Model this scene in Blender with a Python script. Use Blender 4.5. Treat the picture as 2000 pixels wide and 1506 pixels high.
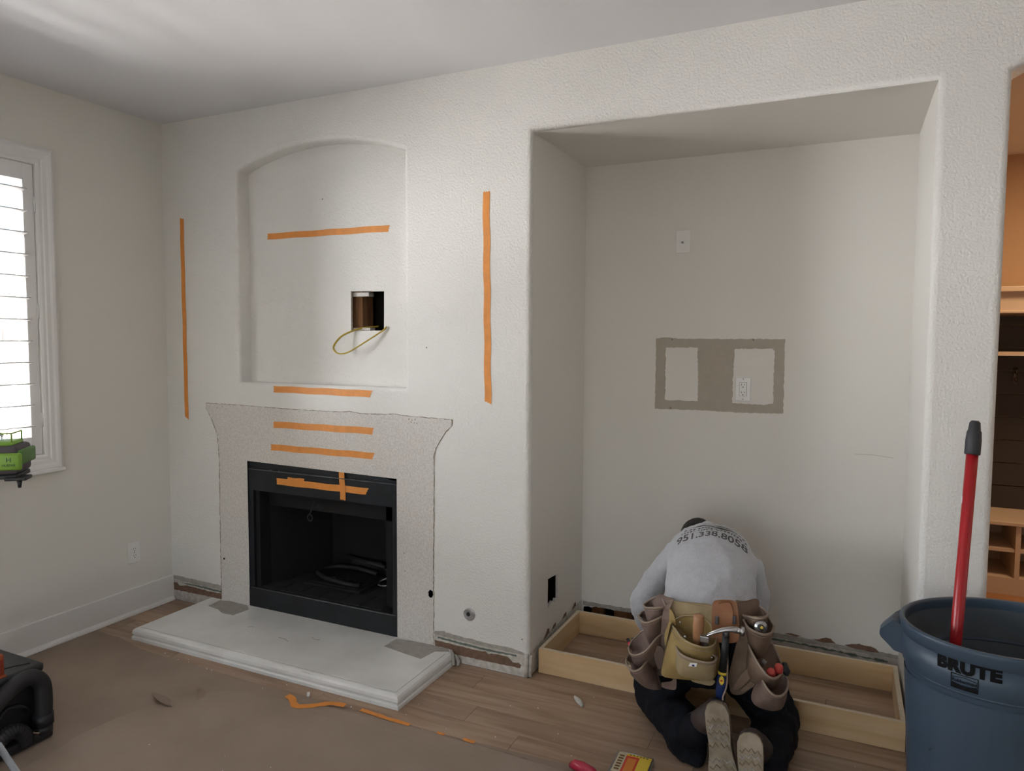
import bpy, bmesh, math, random
from mathutils import Vector, Matrix, noise
from mathutils.bvhtree import BVHTree
from mathutils.geometry import tessellate_polygon
PI = math.pi
random.seed(7)
for o in list(bpy.data.objects): bpy.data.objects.remove(o)
SC = bpy.context.scene
COL = SC.collection

# ------------------------------------------------------------------ camera
yaw, pitch, roll = -0.43815, -0.06387, 0.00534
fw = Vector((math.sin(yaw)*math.cos(pitch), math.cos(yaw)*math.cos(pitch), math.sin(pitch)))
rt = Vector((math.cos(yaw), -math.sin(yaw), 0)); up = rt.cross(fw)
r2 = rt*math.cos(roll)+up*math.sin(roll); u2 = up*math.cos(roll)-rt*math.sin(roll)
cd = bpy.data.cameras.new('camera'); cam = bpy.data.objects.new('camera', cd); COL.objects.link(cam)
M = Matrix((r2, u2, -fw)).transposed().to_4x4(); M.translation = Vector((3.55575, -2.88876, 1.53446))
cam.matrix_world = M
cd.sensor_width = 36; cd.lens = 36*1393.54/2000; cd.clip_start = 0.05
SC.camera = cam

# ------------------------------------------------------------------ light
SC.view_settings.view_transform = 'Standard'; SC.view_settings.look = 'None'
SC.view_settings.gamma = 1; SC.view_settings.use_curve_mapping = False
SC.view_settings.exposure = 0.33
W = bpy.data.worlds.new('sky'); SC.world = W; W.use_nodes = True
wn = W.node_tree.nodes; wl = W.node_tree.links
bg = wn['Background']; bg.inputs[1].default_value = .35
sky = wn.new('ShaderNodeTexSky'); sky.sky_type = 'HOSEK_WILKIE' if False else 'NISHITA'
sky.sun_disc = False; sky.sun_elevation = math.radians(52); sky.sun_rotation = math.radians(100); sky.air_density = 1.0
wl.new(sky.outputs[0], bg.inputs[0])
def lamp(name, typ, loc, rot, energy, color=(1,1,1), size=None, size_y=None, **kw):
    d = bpy.data.lights.new(name, typ); d.energy = energy; d.color = color
    if typ == 'AREA':
        d.shape = 'RECTANGLE'; d.size = size; d.size_y = size_y
    for k, v in kw.items(): setattr(d, k, v)
    o = bpy.data.objects.new(name, d); COL.objects.link(o); o.location = loc; o.rotation_euler = rot
    return o
def aim(d):  # rotation that points a lamp along d
    return Vector(d).to_track_quat('-Z', 'Y').to_euler()
lamp('sun', 'SUN', (2, 0, 8), aim((-0.62, 0.25, -0.85)), 6.0, (1, .95, .86), angle=math.radians(.6))
# unseen area lamps added outdoors to imitate daylight through the openings
lamp('surroundings_fill', 'AREA', (-4.6, -4.9, 1.45), aim((1, .12, 0)), 2750, (.97, .98, 1), 9, 2.5)  # added lamp panel; no such glowing surface stands out there
lamp('sunlit_patio_bounce', 'AREA', (-2.0, -2.3, -.10), (PI, 0, 0), 5400, (1, .965, .92), 3.0, 8)
lamp('open_sky_glow', 'AREA', (-3.4, -2.3, 4.2), aim((.75, 0, -.62)), 420, (.62, .80, 1), 8, 3)
lamp('rear_door_fill', 'AREA', (2.8, -5.85, 1.1), (PI/2, 0, 0), 28, (1, .96, .90), 2.3, 2.0)  # weak warm fill lamp added behind the rear door
lamp('hall_lamp', 'AREA', (5.0, 1.4, 2.70), (0, 0, 0), 19, (1, .66, .38), .5, .5)

# ------------------------------------------------------------------ helpers
def tagk(o, **kw):
    for k, v in kw.items(): o[k] = v
    return o
def link(o, parent=None):
    COL.objects.link(o)
    if parent: o.parent = parent
    return o
def mesh_obj(name, vf, mat, parent=None, smooth=False, loc=None):
    me = bpy.data.meshes.new(name)
    vs, fs = vf
    me.from_pydata([tuple(v) for v in vs], [], fs); me.update()
    me.materials.append(mat)
    if smooth:
        me.polygons.foreach_set('use_smooth', [True]*len(me.polygons))
    o = bpy.data.objects.new(name, me)
    if loc: o.location = loc
    return link(o, parent)
def thing(name, label, cat, loc=(0,0,0), group=None):
    o = bpy.data.objects.new(name, None); o.empty_display_size = .05; o.location = loc
    COL.objects.link(o); o['label'] = label; o['category'] = cat
    if group: o['group'] = group
    # children are authored in world space: cancel the empty's offset
    return o
def under(o, t):   # parent a world-authored part under a thing standing at t.location
    o.parent = t; o.location = Vector(o.location)-t.location; return o
def P(name, vf, mat, t=None, smooth=False):
    o = mesh_obj(name, vf, mat, None, smooth)
    if t is not None:
        o.parent = t
        root = t
        off = Vector((0,0,0))
        while root is not None:
            off += root.location; root = root.parent
        o.location = -off
    return o
def join(*vfs):
    V, Fc = [], []
    for vs, fs in vfs:
        n = len(V); V += [Vector(v) for v in vs]; Fc += [[i+n for i in f] for f in fs]
    return V, Fc
def box(x0, x1, y0, y1, z0, z1):
    v = [Vector((x, y, z)) for x in (x0, x1) for y in (y0, y1) for z in (z0, z1)]
    return v, [[0,1,3,2],[4,6,7,5],[0,4,5,1],[2,3,7,6],[0,2,6,4],[1,5,7,3]]
def bevbox(x0, x1, y0, y1, z0, z1, r=.003, seg=2):
    bm = bmesh.new(); vs, fs = box(x0, x1, y0, y1, z0, z1)
    bv = [bm.verts.new(v) for v in vs]
    for f in fs: bm.faces.new([bv[i] for i in f])
    bmesh.ops.bevel(bm, geom=bm.edges[:], offset=r, segments=seg, affect='EDGES', profile=.5)
    bm.verts.ensure_lookup_table()
    out = [v.co.copy() for v in bm.verts], [[v.index for v in f.verts] for f in bm.faces]
    bm.verts.index_update(); out = [v.co.copy() for v in bm.verts], [[v.index for v in f.verts] for f in bm.faces]
    bm.free(); return out
def xf(vf, M):
    return [M @ Vector(v) for v in vf[0]], vf[1]
def loft(rings, cap=True, close=True):
    V = []; Fc = []; n = len(rings[0])
    for r in rings: V += [Vector(p) for p in r]
    for i in range(len(rings)-1):
        for j in range(n if close else n-1):
            k = (j+1) % n
            Fc.append([i*n+j, i*n+k, (i+1)*n+k, (i+1)*n+j])
    if cap and close:
        Fc.append(list(range(n))[::-1]); Fc.append([len(V)-n+j for j in range(n)])
    return V, Fc
def frames(pts):
    pts = [Vector(p) for p in pts]; T = []
    for i in range(len(pts)):
        t = pts[min(i+1, len(pts)-1)]-pts[max(i-1, 0)]
        T.append(t.normalized() if t.length > 1e-9 else Vector((0,0,1)))
    u = T[0].orthogonal().normalized(); out = []
    for i, t in enumerate(T):
        u = (u-t*u.dot(t)); u = u.normalized() if u.length > 1e-6 else t.orthogonal().normalized()
        out.append((pts[i], t, u, t.cross(u)))
    return out
def tube(pts, r, n=10, flat=1.0, cap=True):
    rings = []
    rr = r if isinstance(r, (list, tuple)) else [r]*len(pts)
    for (p, t, u, v), q in zip(frames(pts), rr):
        rings.append([p+u*q*math.cos(2*PI*k/n)+v*q*flat*math.sin(2*PI*k/n) for k in range(n)])
    return loft(rings, cap)
def ell(c, u, v, a, b, n=24, e=1.0):
    out = []
    for k in range(n):
        t = 2*PI*k/n; ct, st = math.cos(t), math.sin(t)
        out.append(Vector(c)+Vector(u)*a*math.copysign(abs(ct)**e, ct)+Vector(v)*b*math.copysign(abs(st)**e, st))
    return out
def body_loft(S, ux=(1, .08, 0), n=28, e=1.0):
    C = [Vector(s[0]) for s in S]; R = []
    for i, s in enumerate(S):
        t = (C[min(i+1, len(C)-1)]-C[max(i-1, 0)]).normalized()
        u = Vector(ux); u = (u-t*u.dot(t)).normalized(); v = t.cross(u)
        R.append(ell(C[i], u, v, s[1], s[2], n, e))
    return loft(R)
def ico(c, r, sub=3, sc=(1,1,1), rot=None):
    bm = bmesh.new(); bmesh.ops.create_icosphere(bm, subdivisions=sub, radius=1)
    M = Matrix.Diagonal((r*sc[0], r*sc[1], r*sc[2], 1))
    if rot is not None: M = rot.to_4x4() @ M
    M = Matrix.Translation(Vector(c)) @ M
    bm.verts.index_update()
    out = [M @ v.co for v in bm.verts], [[v.index for v in f.verts] for f in bm.faces]; bm.free(); return out
def cr(pts, n):   # Catmull-Rom through pts, n samples
    pts = [Vector(p) for p in pts]; q = [pts[0]*2-pts[1]]+pts+[pts[-1]*2-pts[-2]]; out = []
    m = len(pts)-1
    for k in range(n):
        t = k/(n-1)*m; i = min(int(t), m-1); f = t-i
        a, b, c, d = q[i], q[i+1], q[i+2], q[i+3]
        out.append(.5*((2*b)+(c-a)*f+(2*a-5*b+4*c-d)*f*f+(3*b-a-3*c+d)*f**3))
    return out
def poly_tris(loops):   # 2D loops (first outer, others holes) -> verts, tris
    vv = [[Vector((p[0], p[1], 0)) for p in l] for l in loops]
    tr = tessellate_polygon(vv)
    flat = [p for l in loops for p in l]
    return flat, [list(t) for t in tr]
def plate(loops, fn, th=None):
    """polygon with holes mapped by fn(u,v,depth); th gives thickness"""
    flat, tr = poly_tris(loops)
    if th is None: return [Vector(fn(u, v, 0)) for u, v in flat], tr
    n = len(flat)
    V = [Vector(fn(u, v, 0)) for u, v in flat]+[Vector(fn(u, v, th)) for u, v in flat]
    Fc = [t[::-1] for t in tr]+[[i+n for i in t] for t in tr]
    s = 0
    for l in loops:
        m = len(l)
        for i in range(m):
            a, b = s+i, s+(i+1) % m; Fc.append([a, b, b+n, a+n])
        s += m
    return V, Fc
def torn(pts, amp=.003, step=.012, closed=True, seed=0, keep=()):
    """roughen a polygon's edges"""
    rnd = random.Random(seed); out = []
    m = len(pts)
    for i in range(m if closed else m-1):
        a = Vector(pts[i]).to_2d(); b = Vector(pts[(i+1) % m]).to_2d(); L = (b-a).length
        k = 1 if i in keep else max(1, int(L/step)); d = (b-a)
        nrm = Vector((-d.y, d.x)).normalized() if L > 1e-9 else Vector((0, 0))
        for j in range(k):
            q = a+d*(j/k)
            if j > 0: q = q+nrm*rnd.uniform(-amp, amp)+d.normalized()*rnd.uniform(-.3, .3)*L/k
            out.append((q.x, q.y))
    if not closed: out.append(tuple(pts[-1]))
    return out
def blend(name, vfs, voxel, mat, parent, smooth=6, disp=None):
    vs, fs = join(*vfs)
    me = bpy.data.meshes.new(name+'_raw'); me.from_pydata([tuple(v) for v in vs], [], fs); me.update()
    bm = bmesh.new(); bm.from_mesh(me); bmesh.ops.recalc_face_normals(bm, faces=bm.faces[:]); bm.to_mesh(me); bm.free()
    tmp = bpy.data.objects.new(name+'_raw', me); COL.objects.link(tmp)
    m = tmp.modifiers.new('r', 'REMESH'); m.mode = 'VOXEL'; m.voxel_size = voxel
    m = tmp.modifiers.new('s', 'SMOOTH'); m.iterations = smooth; m.factor = .5
    dg = bpy.context.evaluated_depsgraph_get(); dg.update()
    new = bpy.data.meshes.new_from_object(tmp.evaluated_get(dg)); new.name = name
    bpy.data.objects.remove(tmp); bpy.data.meshes.remove(me)
    if disp:
        ns = [v.normal.copy() for v in new.vertices]
        for v, nn in zip(new.vertices, ns): v.co = v.co+nn*disp(v.co)
    new.materials.clear(); new.materials.append(mat)
    new.polygons.foreach_set('use_smooth', [True]*len(new.polygons))
    o = bpy.data.objects.new(name, new); link(o, parent)
    if parent: o.location = -parent.location
    return o
def text_vf(body, size, depth=.0006, bold=0, sub=0, align='CENTER', arc=None, spacing=1.0):
    cu = bpy.data.curves.new('t', 'FONT'); cu.body = body; cu.size = size; cu.align_x = align; cu.align_y = 'CENTER'
    cu.offset = bold; cu.resolution_u = 3; cu.space_character = spacing
    o = bpy.data.objects.new('t', cu); COL.objects.link(o)
    dg = bpy.context.evaluated_depsgraph_get(); dg.update()
    me = bpy.data.meshes.new_from_object(o.evaluated_get(dg)); bpy.data.objects.remove(o)
    bm = bmesh.new(); bm.from_mesh(me); bpy.data.meshes.remove(me)
    bmesh.ops.triangulate(bm, faces=bm.faces[:])
    if sub:
        for _ in range(sub):
            long = [e for e in bm.edges if e.calc_length() > size*.16]
            if not long: break
            bmesh.ops.subdivide_edges(bm, edges=long, cuts=1)
            bmesh.ops.triangulate(bm, faces=bm.faces[:])
    bm.verts.index_update()
    vf = [v.co.copy() for v in bm.verts], [[v.index for v in f.verts] for f in bm.faces]; bm.free()
    return vf

# ------------------------------------------------------------------ materials
def mat(name, col, rough=.6, metal=0, var=0, vscale=6, bump=0, bscale=60, bdetail=3, col2=None, spec=.5, stretch=None, alpha=None, trans=0, emit=None, sheen=0, wrinkle=0, kind='noise'):
    m = bpy.data.materials.new(name); m.use_nodes = True
    n = m.node_tree.nodes; l = m.node_tree.links; b = n['Principled BSDF']
    b.inputs['Base Color'].default_value = (*col, 1); b.inputs['Roughness'].default_value = rough
    b.inputs['Metallic'].default_value = metal; b.inputs['Specular IOR Level'].default_value = spec
    tc = n.new('ShaderNodeTexCoord'); src = tc.outputs['Object']
    if stretch:
        mp = n.new('ShaderNodeMapping'); mp.inputs['Scale'].default_value = stretch; l.new(src, mp.inputs[0]); src = mp.outputs[0]
    if var or col2:
        nz = n.new('ShaderNodeTexNoise'); nz.inputs['Scale'].default_value = vscale; nz.inputs['Detail'].default_value = 5
        l.new(src, nz.inputs['Vector'])
        rp = n.new('ShaderNodeValToRGB'); c2 = col2 or tuple(max(0, c*(1-var)) for c in col)
        rp.color_ramp.elements[0].position = .35; rp.color_ramp.elements[1].position = .65
        rp.color_ramp.elements[0].color = (*c2, 1); rp.color_ramp.elements[1].color = (*col, 1)
        l.new(nz.outputs[0], rp.inputs[0]); l.new(rp.outputs[0], b.inputs['Base Color'])
    if bump:
        nb = n.new('ShaderNodeTexNoise'); nb.inputs['Scale'].default_value = bscale; nb.inputs['Detail'].default_value = bdetail
        l.new(src, nb.inputs['Vector'])
        bp = n.new('ShaderNodeBump'); bp.inputs['Strength'].default_value = bump; bp.inputs['Distance'].default_value = .004
        l.new(nb.outputs[0], bp.inputs['Height']); l.new(bp.outputs[0], b.inputs['Normal'])
    if trans: b.inputs['Transmission Weight'].default_value = trans
    if alpha is not None: b.inputs['Alpha'].default_value = alpha
    if sheen: b.inputs['Sheen Weight'].default_value = sheen
    return m
def wood(name, c1, c2, c3, axis='x', scale=1.0, rough=.55, rnd=.12, bump=.05):
    m = bpy.data.materials.new(name); m.use_nodes = True
    n = m.node_tree.nodes; l = m.node_tree.links; b = n['Principled BSDF']; b.inputs['Roughness'].default_value = rough
    tc = n.new('ShaderNodeTexCoord'); oi = n.new('ShaderNodeObjectInfo')
    ad = n.new('ShaderNodeVectorMath'); ad.operation = 'ADD'
    cm = n.new('ShaderNodeCombineXYZ'); mu = n.new('ShaderNodeMath'); mu.operation = 'MULTIPLY'; mu.inputs[1].default_value = 37
    l.new(oi.outputs['Random'], mu.inputs[0]); l.new(mu.outputs[0], cm.inputs[0]); l.new(mu.outputs[0], cm.inputs[1]); l.new(mu.outputs[0], cm.inputs[2])
    l.new(tc.outputs['Object'], ad.inputs[0]); l.new(cm.outputs[0], ad.inputs[1])
    mp = n.new('ShaderNodeMapping'); s = {'x': (1.2, 14, 14), 'y': (14, 1.2, 14), 'z': (14, 14, 1.2)}[axis]
    mp.inputs['Scale'].default_value = tuple(q*scale for q in s); l.new(ad.outputs[0], mp.inputs[0])
    nz = n.new('ShaderNodeTexNoise'); nz.inputs['Scale'].default_value = 1.6; nz.inputs['Detail'].default_value = 8; nz.inputs['Distortion'].default_value = .7
    l.new(mp.outputs[0], nz.inputs['Vector'])
    rp = n.new('ShaderNodeValToRGB'); e = rp.color_ramp.elements
    e[0].position = .3; e[0].color = (*c1, 1); e[1].position = .72; e[1].color = (*c3, 1)
    q = rp.color_ramp.elements.new(.5); q.color = (*c2, 1)
    l.new(nz.outputs[0], rp.inputs[0])
    hs = n.new('ShaderNodeHueSaturation'); mr = n.new('ShaderNodeMapRange'); mr.inputs[3].default_value = 1-rnd; mr.inputs[4].default_value = 1+rnd
    l.new(oi.outputs['Random'], mr.inputs[0]); l.new(mr.outputs[0], hs.inputs['Value']); l.new(rp.outputs[0], hs.inputs['Color'])
    l.new(hs.outputs[0], b.inputs['Base Color'])
    bp = n.new('ShaderNodeBump'); bp.inputs['Strength'].default_value = bump; bp.inputs['Distance'].default_value = .002
    l.new(nz.outputs[0], bp.inputs['Height']); l.new(bp.outputs[0], b.inputs['Normal'])
    return m
M_wall = mat('orange_peel_wall_paint', (.80,.785,.75), .55, bump=0.9, bscale=105, bdetail=2.5, spec=.35)
M_niche = mat('smooth_wall_paint', (.77,.745,.70), .6, bump=.12, bscale=55, bdetail=2)
M_left = mat('flat_wall_paint', (.77,.75,.70), .7, bump=.08, bscale=55, bdetail=2)
M_ceil = mat('ceiling_paint', (.775,.77,.785), .8)
M_trim = mat('white_trim_paint', (.80,.79,.775), .35)
M_shut = mat('shutter_paint', (.82,.81,.80), .4)
M_bare = mat('bare_drywall', (.73,.70,.665), .8, col2=(.60,.56,.52), vscale=120, bump=.12, bscale=140)
M_caulk = mat('old_caulk', (.30,.25,.18), .8, var=.3, vscale=90)
M_mud = mat('grey_primer', (.45,.40,.335), .75, var=.06, vscale=30)
M_primer2 = mat('torn_grey_paint', (.45,.42,.37), .8, var=.25, vscale=40)
M_plaster = mat('rough_white_plaster', (.66,.63,.58), .8, col2=(.48,.45,.40), vscale=40, bump=.5, bscale=120)
M_green = mat('green_board', (.16,.20,.165), .8, var=.3, vscale=40)
M_paperbr = mat('torn_brown_paper', (.215,.130,.085), .85, var=.25, vscale=50)
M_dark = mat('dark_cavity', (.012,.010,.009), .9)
M_stud = wood('fir_stud', (.30,.14,.07), (.42,.22,.11), (.5,.29,.16), 'z')
M_tape = mat('orange_masking_tape', (.80,.30,.055), .55, var=.12, vscale=25, bump=.15, bscale=90)
M_fmet = mat('black_fireplace_metal', (.012,.015,.020), .42, metal=.1, var=.4, vscale=8, bump=.03, bscale=200)
M_fbox = mat('black_firebox', (.0055,.0055,.0065), .85, var=.5, vscale=10, bump=.2, bscale=60)  # near-black colour for the firebox interior
M_ffloor = mat('refractory_floor', (.017,.017,.018), .85, var=.4, vscale=12, bump=.2, bscale=60)
M_steel = mat('brushed_steel', (.55,.55,.56), .3, metal=1, var=.2, vscale=40)
M_dsteel = mat('dark_steel', (.12,.12,.13), .4, metal=.8)
M_burn = mat('black_burner_steel', (.022,.022,.024), .6, metal=.3)  # near-black steel for the burner parts
M_plat = wood('plywood_birch', (.58,.385,.19), (.66,.46,.25), (.72,.54,.33), 'x', .8, .5, .05, .03)
M_platy = wood('plywood_birch_side', (.58,.385,.19), (.66,.46,.25), (.72,.54,.33), 'y', .8, .5, .05, .03)
M_edge = mat('plywood_edge', (.74,.63,.47), .7, var=.1, vscale=60)
M_plank = wood('oak_floor_plank', (.25,.16,.105), (.36,.245,.165), (.44,.32,.23), 'x', 1.0, .42, .12, .05)
M_sub = mat('subfloor', (.05,.035,.025), .9)
M_paper = mat('brown_builder_paper', (.32,.245,.19), .8, col2=(.265,.20,.155), vscale=3.0, bump=.25, bscale=9, bdetail=6)
M_paper2 = mat('brown_builder_paper_top', (.335,.26,.205), .8, col2=(.28,.215,.165), vscale=2.2, bump=.3, bscale=7, bdetail=6)
def dusty(m, col=(.36,.31,.27), sc=1.6, lo=.60, hi=.78, amt=.55):
    n = m.node_tree.nodes; l = m.node_tree.links; b = n['Principled BSDF']; src = b.inputs['Base Color'].links[0].from_socket
    tc = n.new('ShaderNodeTexCoord'); a = n.new('ShaderNodeTexNoise'); a.inputs['Scale'].default_value = sc; a.inputs['Detail'].default_value = 9; a.inputs['Roughness'].default_value = .68
    l.new(tc.outputs['Object'], a.inputs['Vector']); r = n.new('ShaderNodeMapRange'); r.inputs[1].default_value = lo; r.inputs[2].default_value = hi; r.inputs[4].default_value = amt
    l.new(a.outputs[0], r.inputs[0]); mx = n.new('ShaderNodeMix'); mx.data_type = 'RGBA'; mx.inputs['B'].default_value = (*col, 1)
    l.new(r.outputs[0], mx.inputs['Factor']); l.new(src, mx.inputs['A']); l.new(mx.outputs['Result'], b.inputs['Base Color'])
dusty(M_paper); dusty(M_paper2, sc=2.1, lo=.57); dusty(M_plank, (.40,.36,.32), 2.6, .60, .80, .5)
M_hearth = mat('painted_hearth', (.82,.825,.81), .28, col2=(.72,.72,.70), vscale=5)
M_hgrey = mat('grey_mortar', (.40,.375,.34), .8, var=.15, vscale=40, bump=.2, bscale=90)
M_white = mat('white_plastic', (.82,.81,.80), .3)
M_ivory = mat('ivory_plastic', (.82,.81,.785), .22)
M_slot = mat('dark_slot', (.03,.03,.03), .6)
M_cable = mat('yellow_cable', (.55,.40,.06), .4)
M_shirt = mat('heather_grey_cotton', (.50,.505,.53), .9, col2=(.42,.425,.45), vscale=260, bump=.2, bscale=25, bdetail=6, sheen=.3, spec=.1)
M_ink = mat('shirt_print', (.09,.085,.08), .85)
M_pants = mat('black_work_trousers', (.012,.013,.018), .85, var=.4, vscale=15, bump=.5, bscale=22, bdetail=5, spec=.15)
M_skin = mat('skin', (.52,.30,.20), .5)
M_hair = mat('dark_hair', (.01,.009,.008), .6)
M_cap = mat('white_cap', (.7,.71,.74), .8)
M_boot = mat('brown_boot_leather', (.055,.036,.030), .7, var=.4, vscale=20, bump=.3, bscale=60)
M_sole = mat('worn_rubber_sole', (.34,.285,.21), .75, col2=(.22,.175,.12), vscale=18, bump=.3, bscale=70)
M_tread = mat('tread_rubber', (.25,.19,.12), .8, var=.4, vscale=40)
M_treadd = mat('dusty_tread', (.42,.39,.35), .8, var=.5, vscale=40)
LEATHER = {
 'pouch_leather': mat('mauve_brown_leather', (.225,.155,.125), .75, col2=(.16,.105,.085), vscale=14, bump=.25, bscale=60),
 'pouch_tan': mat('tan_leather', (.225,.155,.105), .75, col2=(.15,.095,.065), vscale=12, bump=.3, bscale=50),
 'suede': mat('yellow_suede', (.33,.23,.085), .85, col2=(.26,.175,.06), vscale=14, bump=.3, bscale=50),
 'suede_light': mat('pale_suede', (.38,.295,.165), .85, col2=(.30,.23,.125), vscale=12, bump=.3, bscale=50),
 'brown_leather': mat('chestnut_leather', (.34,.15,.065), .55, col2=(.26,.105,.045), vscale=18, bump=.1, bscale=70),
}
M_rim = mat('pale_leather_binding', (.31,.235,.18), .75)
M_bin = mat('grey_blue_plastic', (.045,.072,.108), .42, var=.12, vscale=5, bump=.04, bscale=80)
M_binin = mat('dusty_bin_inside', (.075,.095,.115), .75, col2=(.055,.055,.055), vscale=4, bump=.05, bscale=60)
M_black = mat('black_print', (.006,.006,.007), .8, spec=.15)
M_red = mat('red_pole', (.38,.012,.018), .3)
M_grip = mat('dark_rubber_grip', (.03,.032,.037), .6)
M_blackp = mat('black_plastic', (.016,.017,.02), .5, bump=.12, bscale=120)
M_hose = mat('corrugated_hose_rubber', (.014,.014,.017), .55)
M_orange = mat('orange_latch', (.42,.085,.025), .5, var=.2, vscale=40)
M_lgrey = mat('laser_body', (.09,.08,.09), .6)
M_lgreen = mat('lime_green_plastic', (.22,.42,.05), .45)
M_lgreend = mat('dark_green_print', (.03,.09,.02), .5)
M_clear = mat('clear_plastic', (.8,.82,.85), .12, trans=.85, alpha=1)
M_glass = mat('window_glass', (.97,.99,.98), .0, trans=1.0, spec=.5)
def thin_glass():
    m = bpy.data.materials['window_glass']; n = m.node_tree.nodes; l = m.node_tree.links
    tr = n.new('ShaderNodeBsdfTransparent'); tr.inputs[0].default_value = (.96, .96, .96, 1)
    gl = n.new('ShaderNodeBsdfGlossy'); gl.inputs['Roughness'].default_value = 0
    fr = n.new('ShaderNodeFresnel'); fr.inputs[0].default_value = 1.5; mx = n.new('ShaderNodeMixShader')
    l.new(fr.outputs[0], mx.inputs[0]); l.new(tr.outputs[0], mx.inputs[1]); l.new(gl.outputs[0], mx.inputs[2])
    l.new(mx.outputs[0], n['Material Output'].inputs['Surface'])
thin_glass()
M_yel = mat('yellow_label', (.75,.55,.06), .5)
M_redl = mat('red_label', (.60,.05,.03), .5)
M_navy = mat('navy_rubber', (.012,.03,.12), .45)
M_fence = wood('weathered_fence', (.10,.08,.075), (.14,.12,.11), (.18,.155,.14), 'z')
M_leaf = mat('leaf_green', (.05,.13,.02), .6, var=.4, vscale=3)
M_bark = mat('bark', (.12,.08,.05), .9)
M_ground = mat('patio_concrete', (.62,.60,.56), .8, var=.15, vscale=2)
M_tan = mat('tan_wall_paint', (.55,.38,.24), .7)
M_cabw = mat('cabinet_white_paint', (.66,.55,.43), .45)
M_char = mat('charcoal_panel_paint', (.038,.033,.028), .55)
M_hfloor = wood('hall_floor_plank', (.25,.12,.05), (.34,.17,.075), (.42,.23,.11), 'x', 1.0, .4, .1, .03)
# ------------------------------------------------------------------ structure
H = 2.74; A, B, D, ZT = 2.291, 3.812, .717, 2.437     # media niche: left, right, depth, top
DX0, DX1 = 4.023, 5.25                                  # arched doorway
def S(o): o['kind'] = 'structure'; return o
def arch_pts(x0, x1, zs, rise, n):   # left spring -> right spring over an arc
    w = (x1-x0)/2; R = (w*w+rise*rise)/(2*rise); cx = (x0+x1)/2; cz = zs+rise-R; a = math.asin(w/R)
    return [(cx+R*math.sin(-a+2*a*k/(n-1)), cz+R*math.cos(-a+2*a*k/(n-1))) for k in range(n)]
def offset_path(pts, d, closed):
    """shift a path sideways by d along its left normal"""
    n = len(pts); out = []
    for i in range(n):
        p = Vector(pts[i])
        a = Vector(pts[i-1]) if (i > 0 or closed) else None
        b = Vector(pts[(i+1) % n]) if (i < n-1 or closed) else None
        ns = []
        if a is not None: t = (p-a).normalized(); ns.append(Vector((-t.y, t.x)))
        if b is not None: t = (b-p).normalized(); ns.append(Vector((-t.y, t.x)))
        m = ns[0] if len(ns) == 1 else (ns[0]+ns[1]).normalized()
        k = 1/max(.4, m.dot(ns[0])); q = p+m*d*k; out.append((q.x, q.y))
    return out
def reveal(path, closed, r, depth, seg=5):
    """bullnosed corner from the wall face y=0 into an opening, then straight to depth"""
    rings = []
    for k in range(seg+1):
        t = k/seg*PI/2
        off = offset_path(path, r*(1-math.sin(t)), closed)
        rings.append([Vector((x, r*(1-math.cos(t)), z)) for x, z in off])
    if depth > r: rings.append([Vector((x, depth, z)) for x, z in path])
    return loft(rings, cap=False, close=closed)
RB = .022
niche_path = [(A, 0), (A, ZT), (B, ZT), (B, 0)]
door_path = [(DX0, 0)]+arch_pts(DX0, DX1, 2.43, .17, 17)+[(DX1, 0)]
# closed arch niche, clockwise (left normal points outward)
arch_path = [(.560, 1.297), (.560, 2.43)]+arch_pts(.560, 1.632, 2.43, .096, 17)[1:-1]+[(1.632, 2.43), (1.632, 1.297)]
fire = [(.606, .045), (.606, .867), (1.583, .853), (1.583, .045)]
hole1 = torn([(1.763, .297), (1.762, .318), (1.772, .330), (1.787, .325), (1.790, .308), (1.784, .293), (1.772, .290)], .001, .01, seed=3)
hole2 = [(.412, .290), (.412, .301), (.424, .303), (.424, .292)]
no = offset_path(niche_path, RB, False); do = offset_path(door_path, RB, False)
outer = [(0, 0)]+no+do+[(6.5, 0), (6.5, H), (0, H)]
ao = offset_path(arch_path, RB, True)
wall = P('wall_main', plate([outer, ao, fire, hole1, hole2], lambda u, v, d: (u, d, v)), M_wall); S(wall)
def wpart(name, vf, m, smooth=False, kind=None, parent=None):
    o = P(name, vf, m, parent or wall, smooth)
    return o
wpart('bullnose_corner', reveal(arch_path, True, RB, .09), M_wall, True)
wpart('bullnose_corner', reveal(niche_path, False, RB, RB), M_wall, True)
wpart('bullnose_corner', reveal(door_path, False, RB, .13), M_wall, True)
sq = [(1.245, 1.576), (1.245, 1.778), (1.451, 1.774), (1.449, 1.578)]
wpart('arch_niche_back', plate([arch_path, sq], lambda u, v, d: (u, .09+d, v)), M_wall)
def cavity(x0, x1, y0, y1, z0, z1, openface):
    v, f = box(x0, x1, y0, y1, z0, z1); return v, [q for i, q in enumerate(f) if i != openface]
# faces: 0 x0, 1 x1, 2 z?(y0)...
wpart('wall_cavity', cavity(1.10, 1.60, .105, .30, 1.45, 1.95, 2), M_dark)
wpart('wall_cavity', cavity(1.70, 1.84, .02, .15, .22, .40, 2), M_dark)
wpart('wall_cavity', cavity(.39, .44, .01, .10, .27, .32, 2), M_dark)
# drywall edge of the square cut
wpart('cut_edge', loft([[Vector((x, .09, z)) for x, z in sq], [Vector((x, .104, z)) for x, z in sq]], cap=False), M_bare)
wpart('stud', join(box(1.18, 1.239, .155, .25, 1.46, 1.94), box(1.2402, 1.266, .160, .25, 1.46, 1.94)), M_stud)
# plastic box edges (old junction box ring) seen behind the cut
wpart('box_edge', join(box(1.247, 1.345, .107, .150, 1.752, 1.772), box(1.247, 1.352, .107, .150, 1.579, 1.592)), M_bare)
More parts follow.
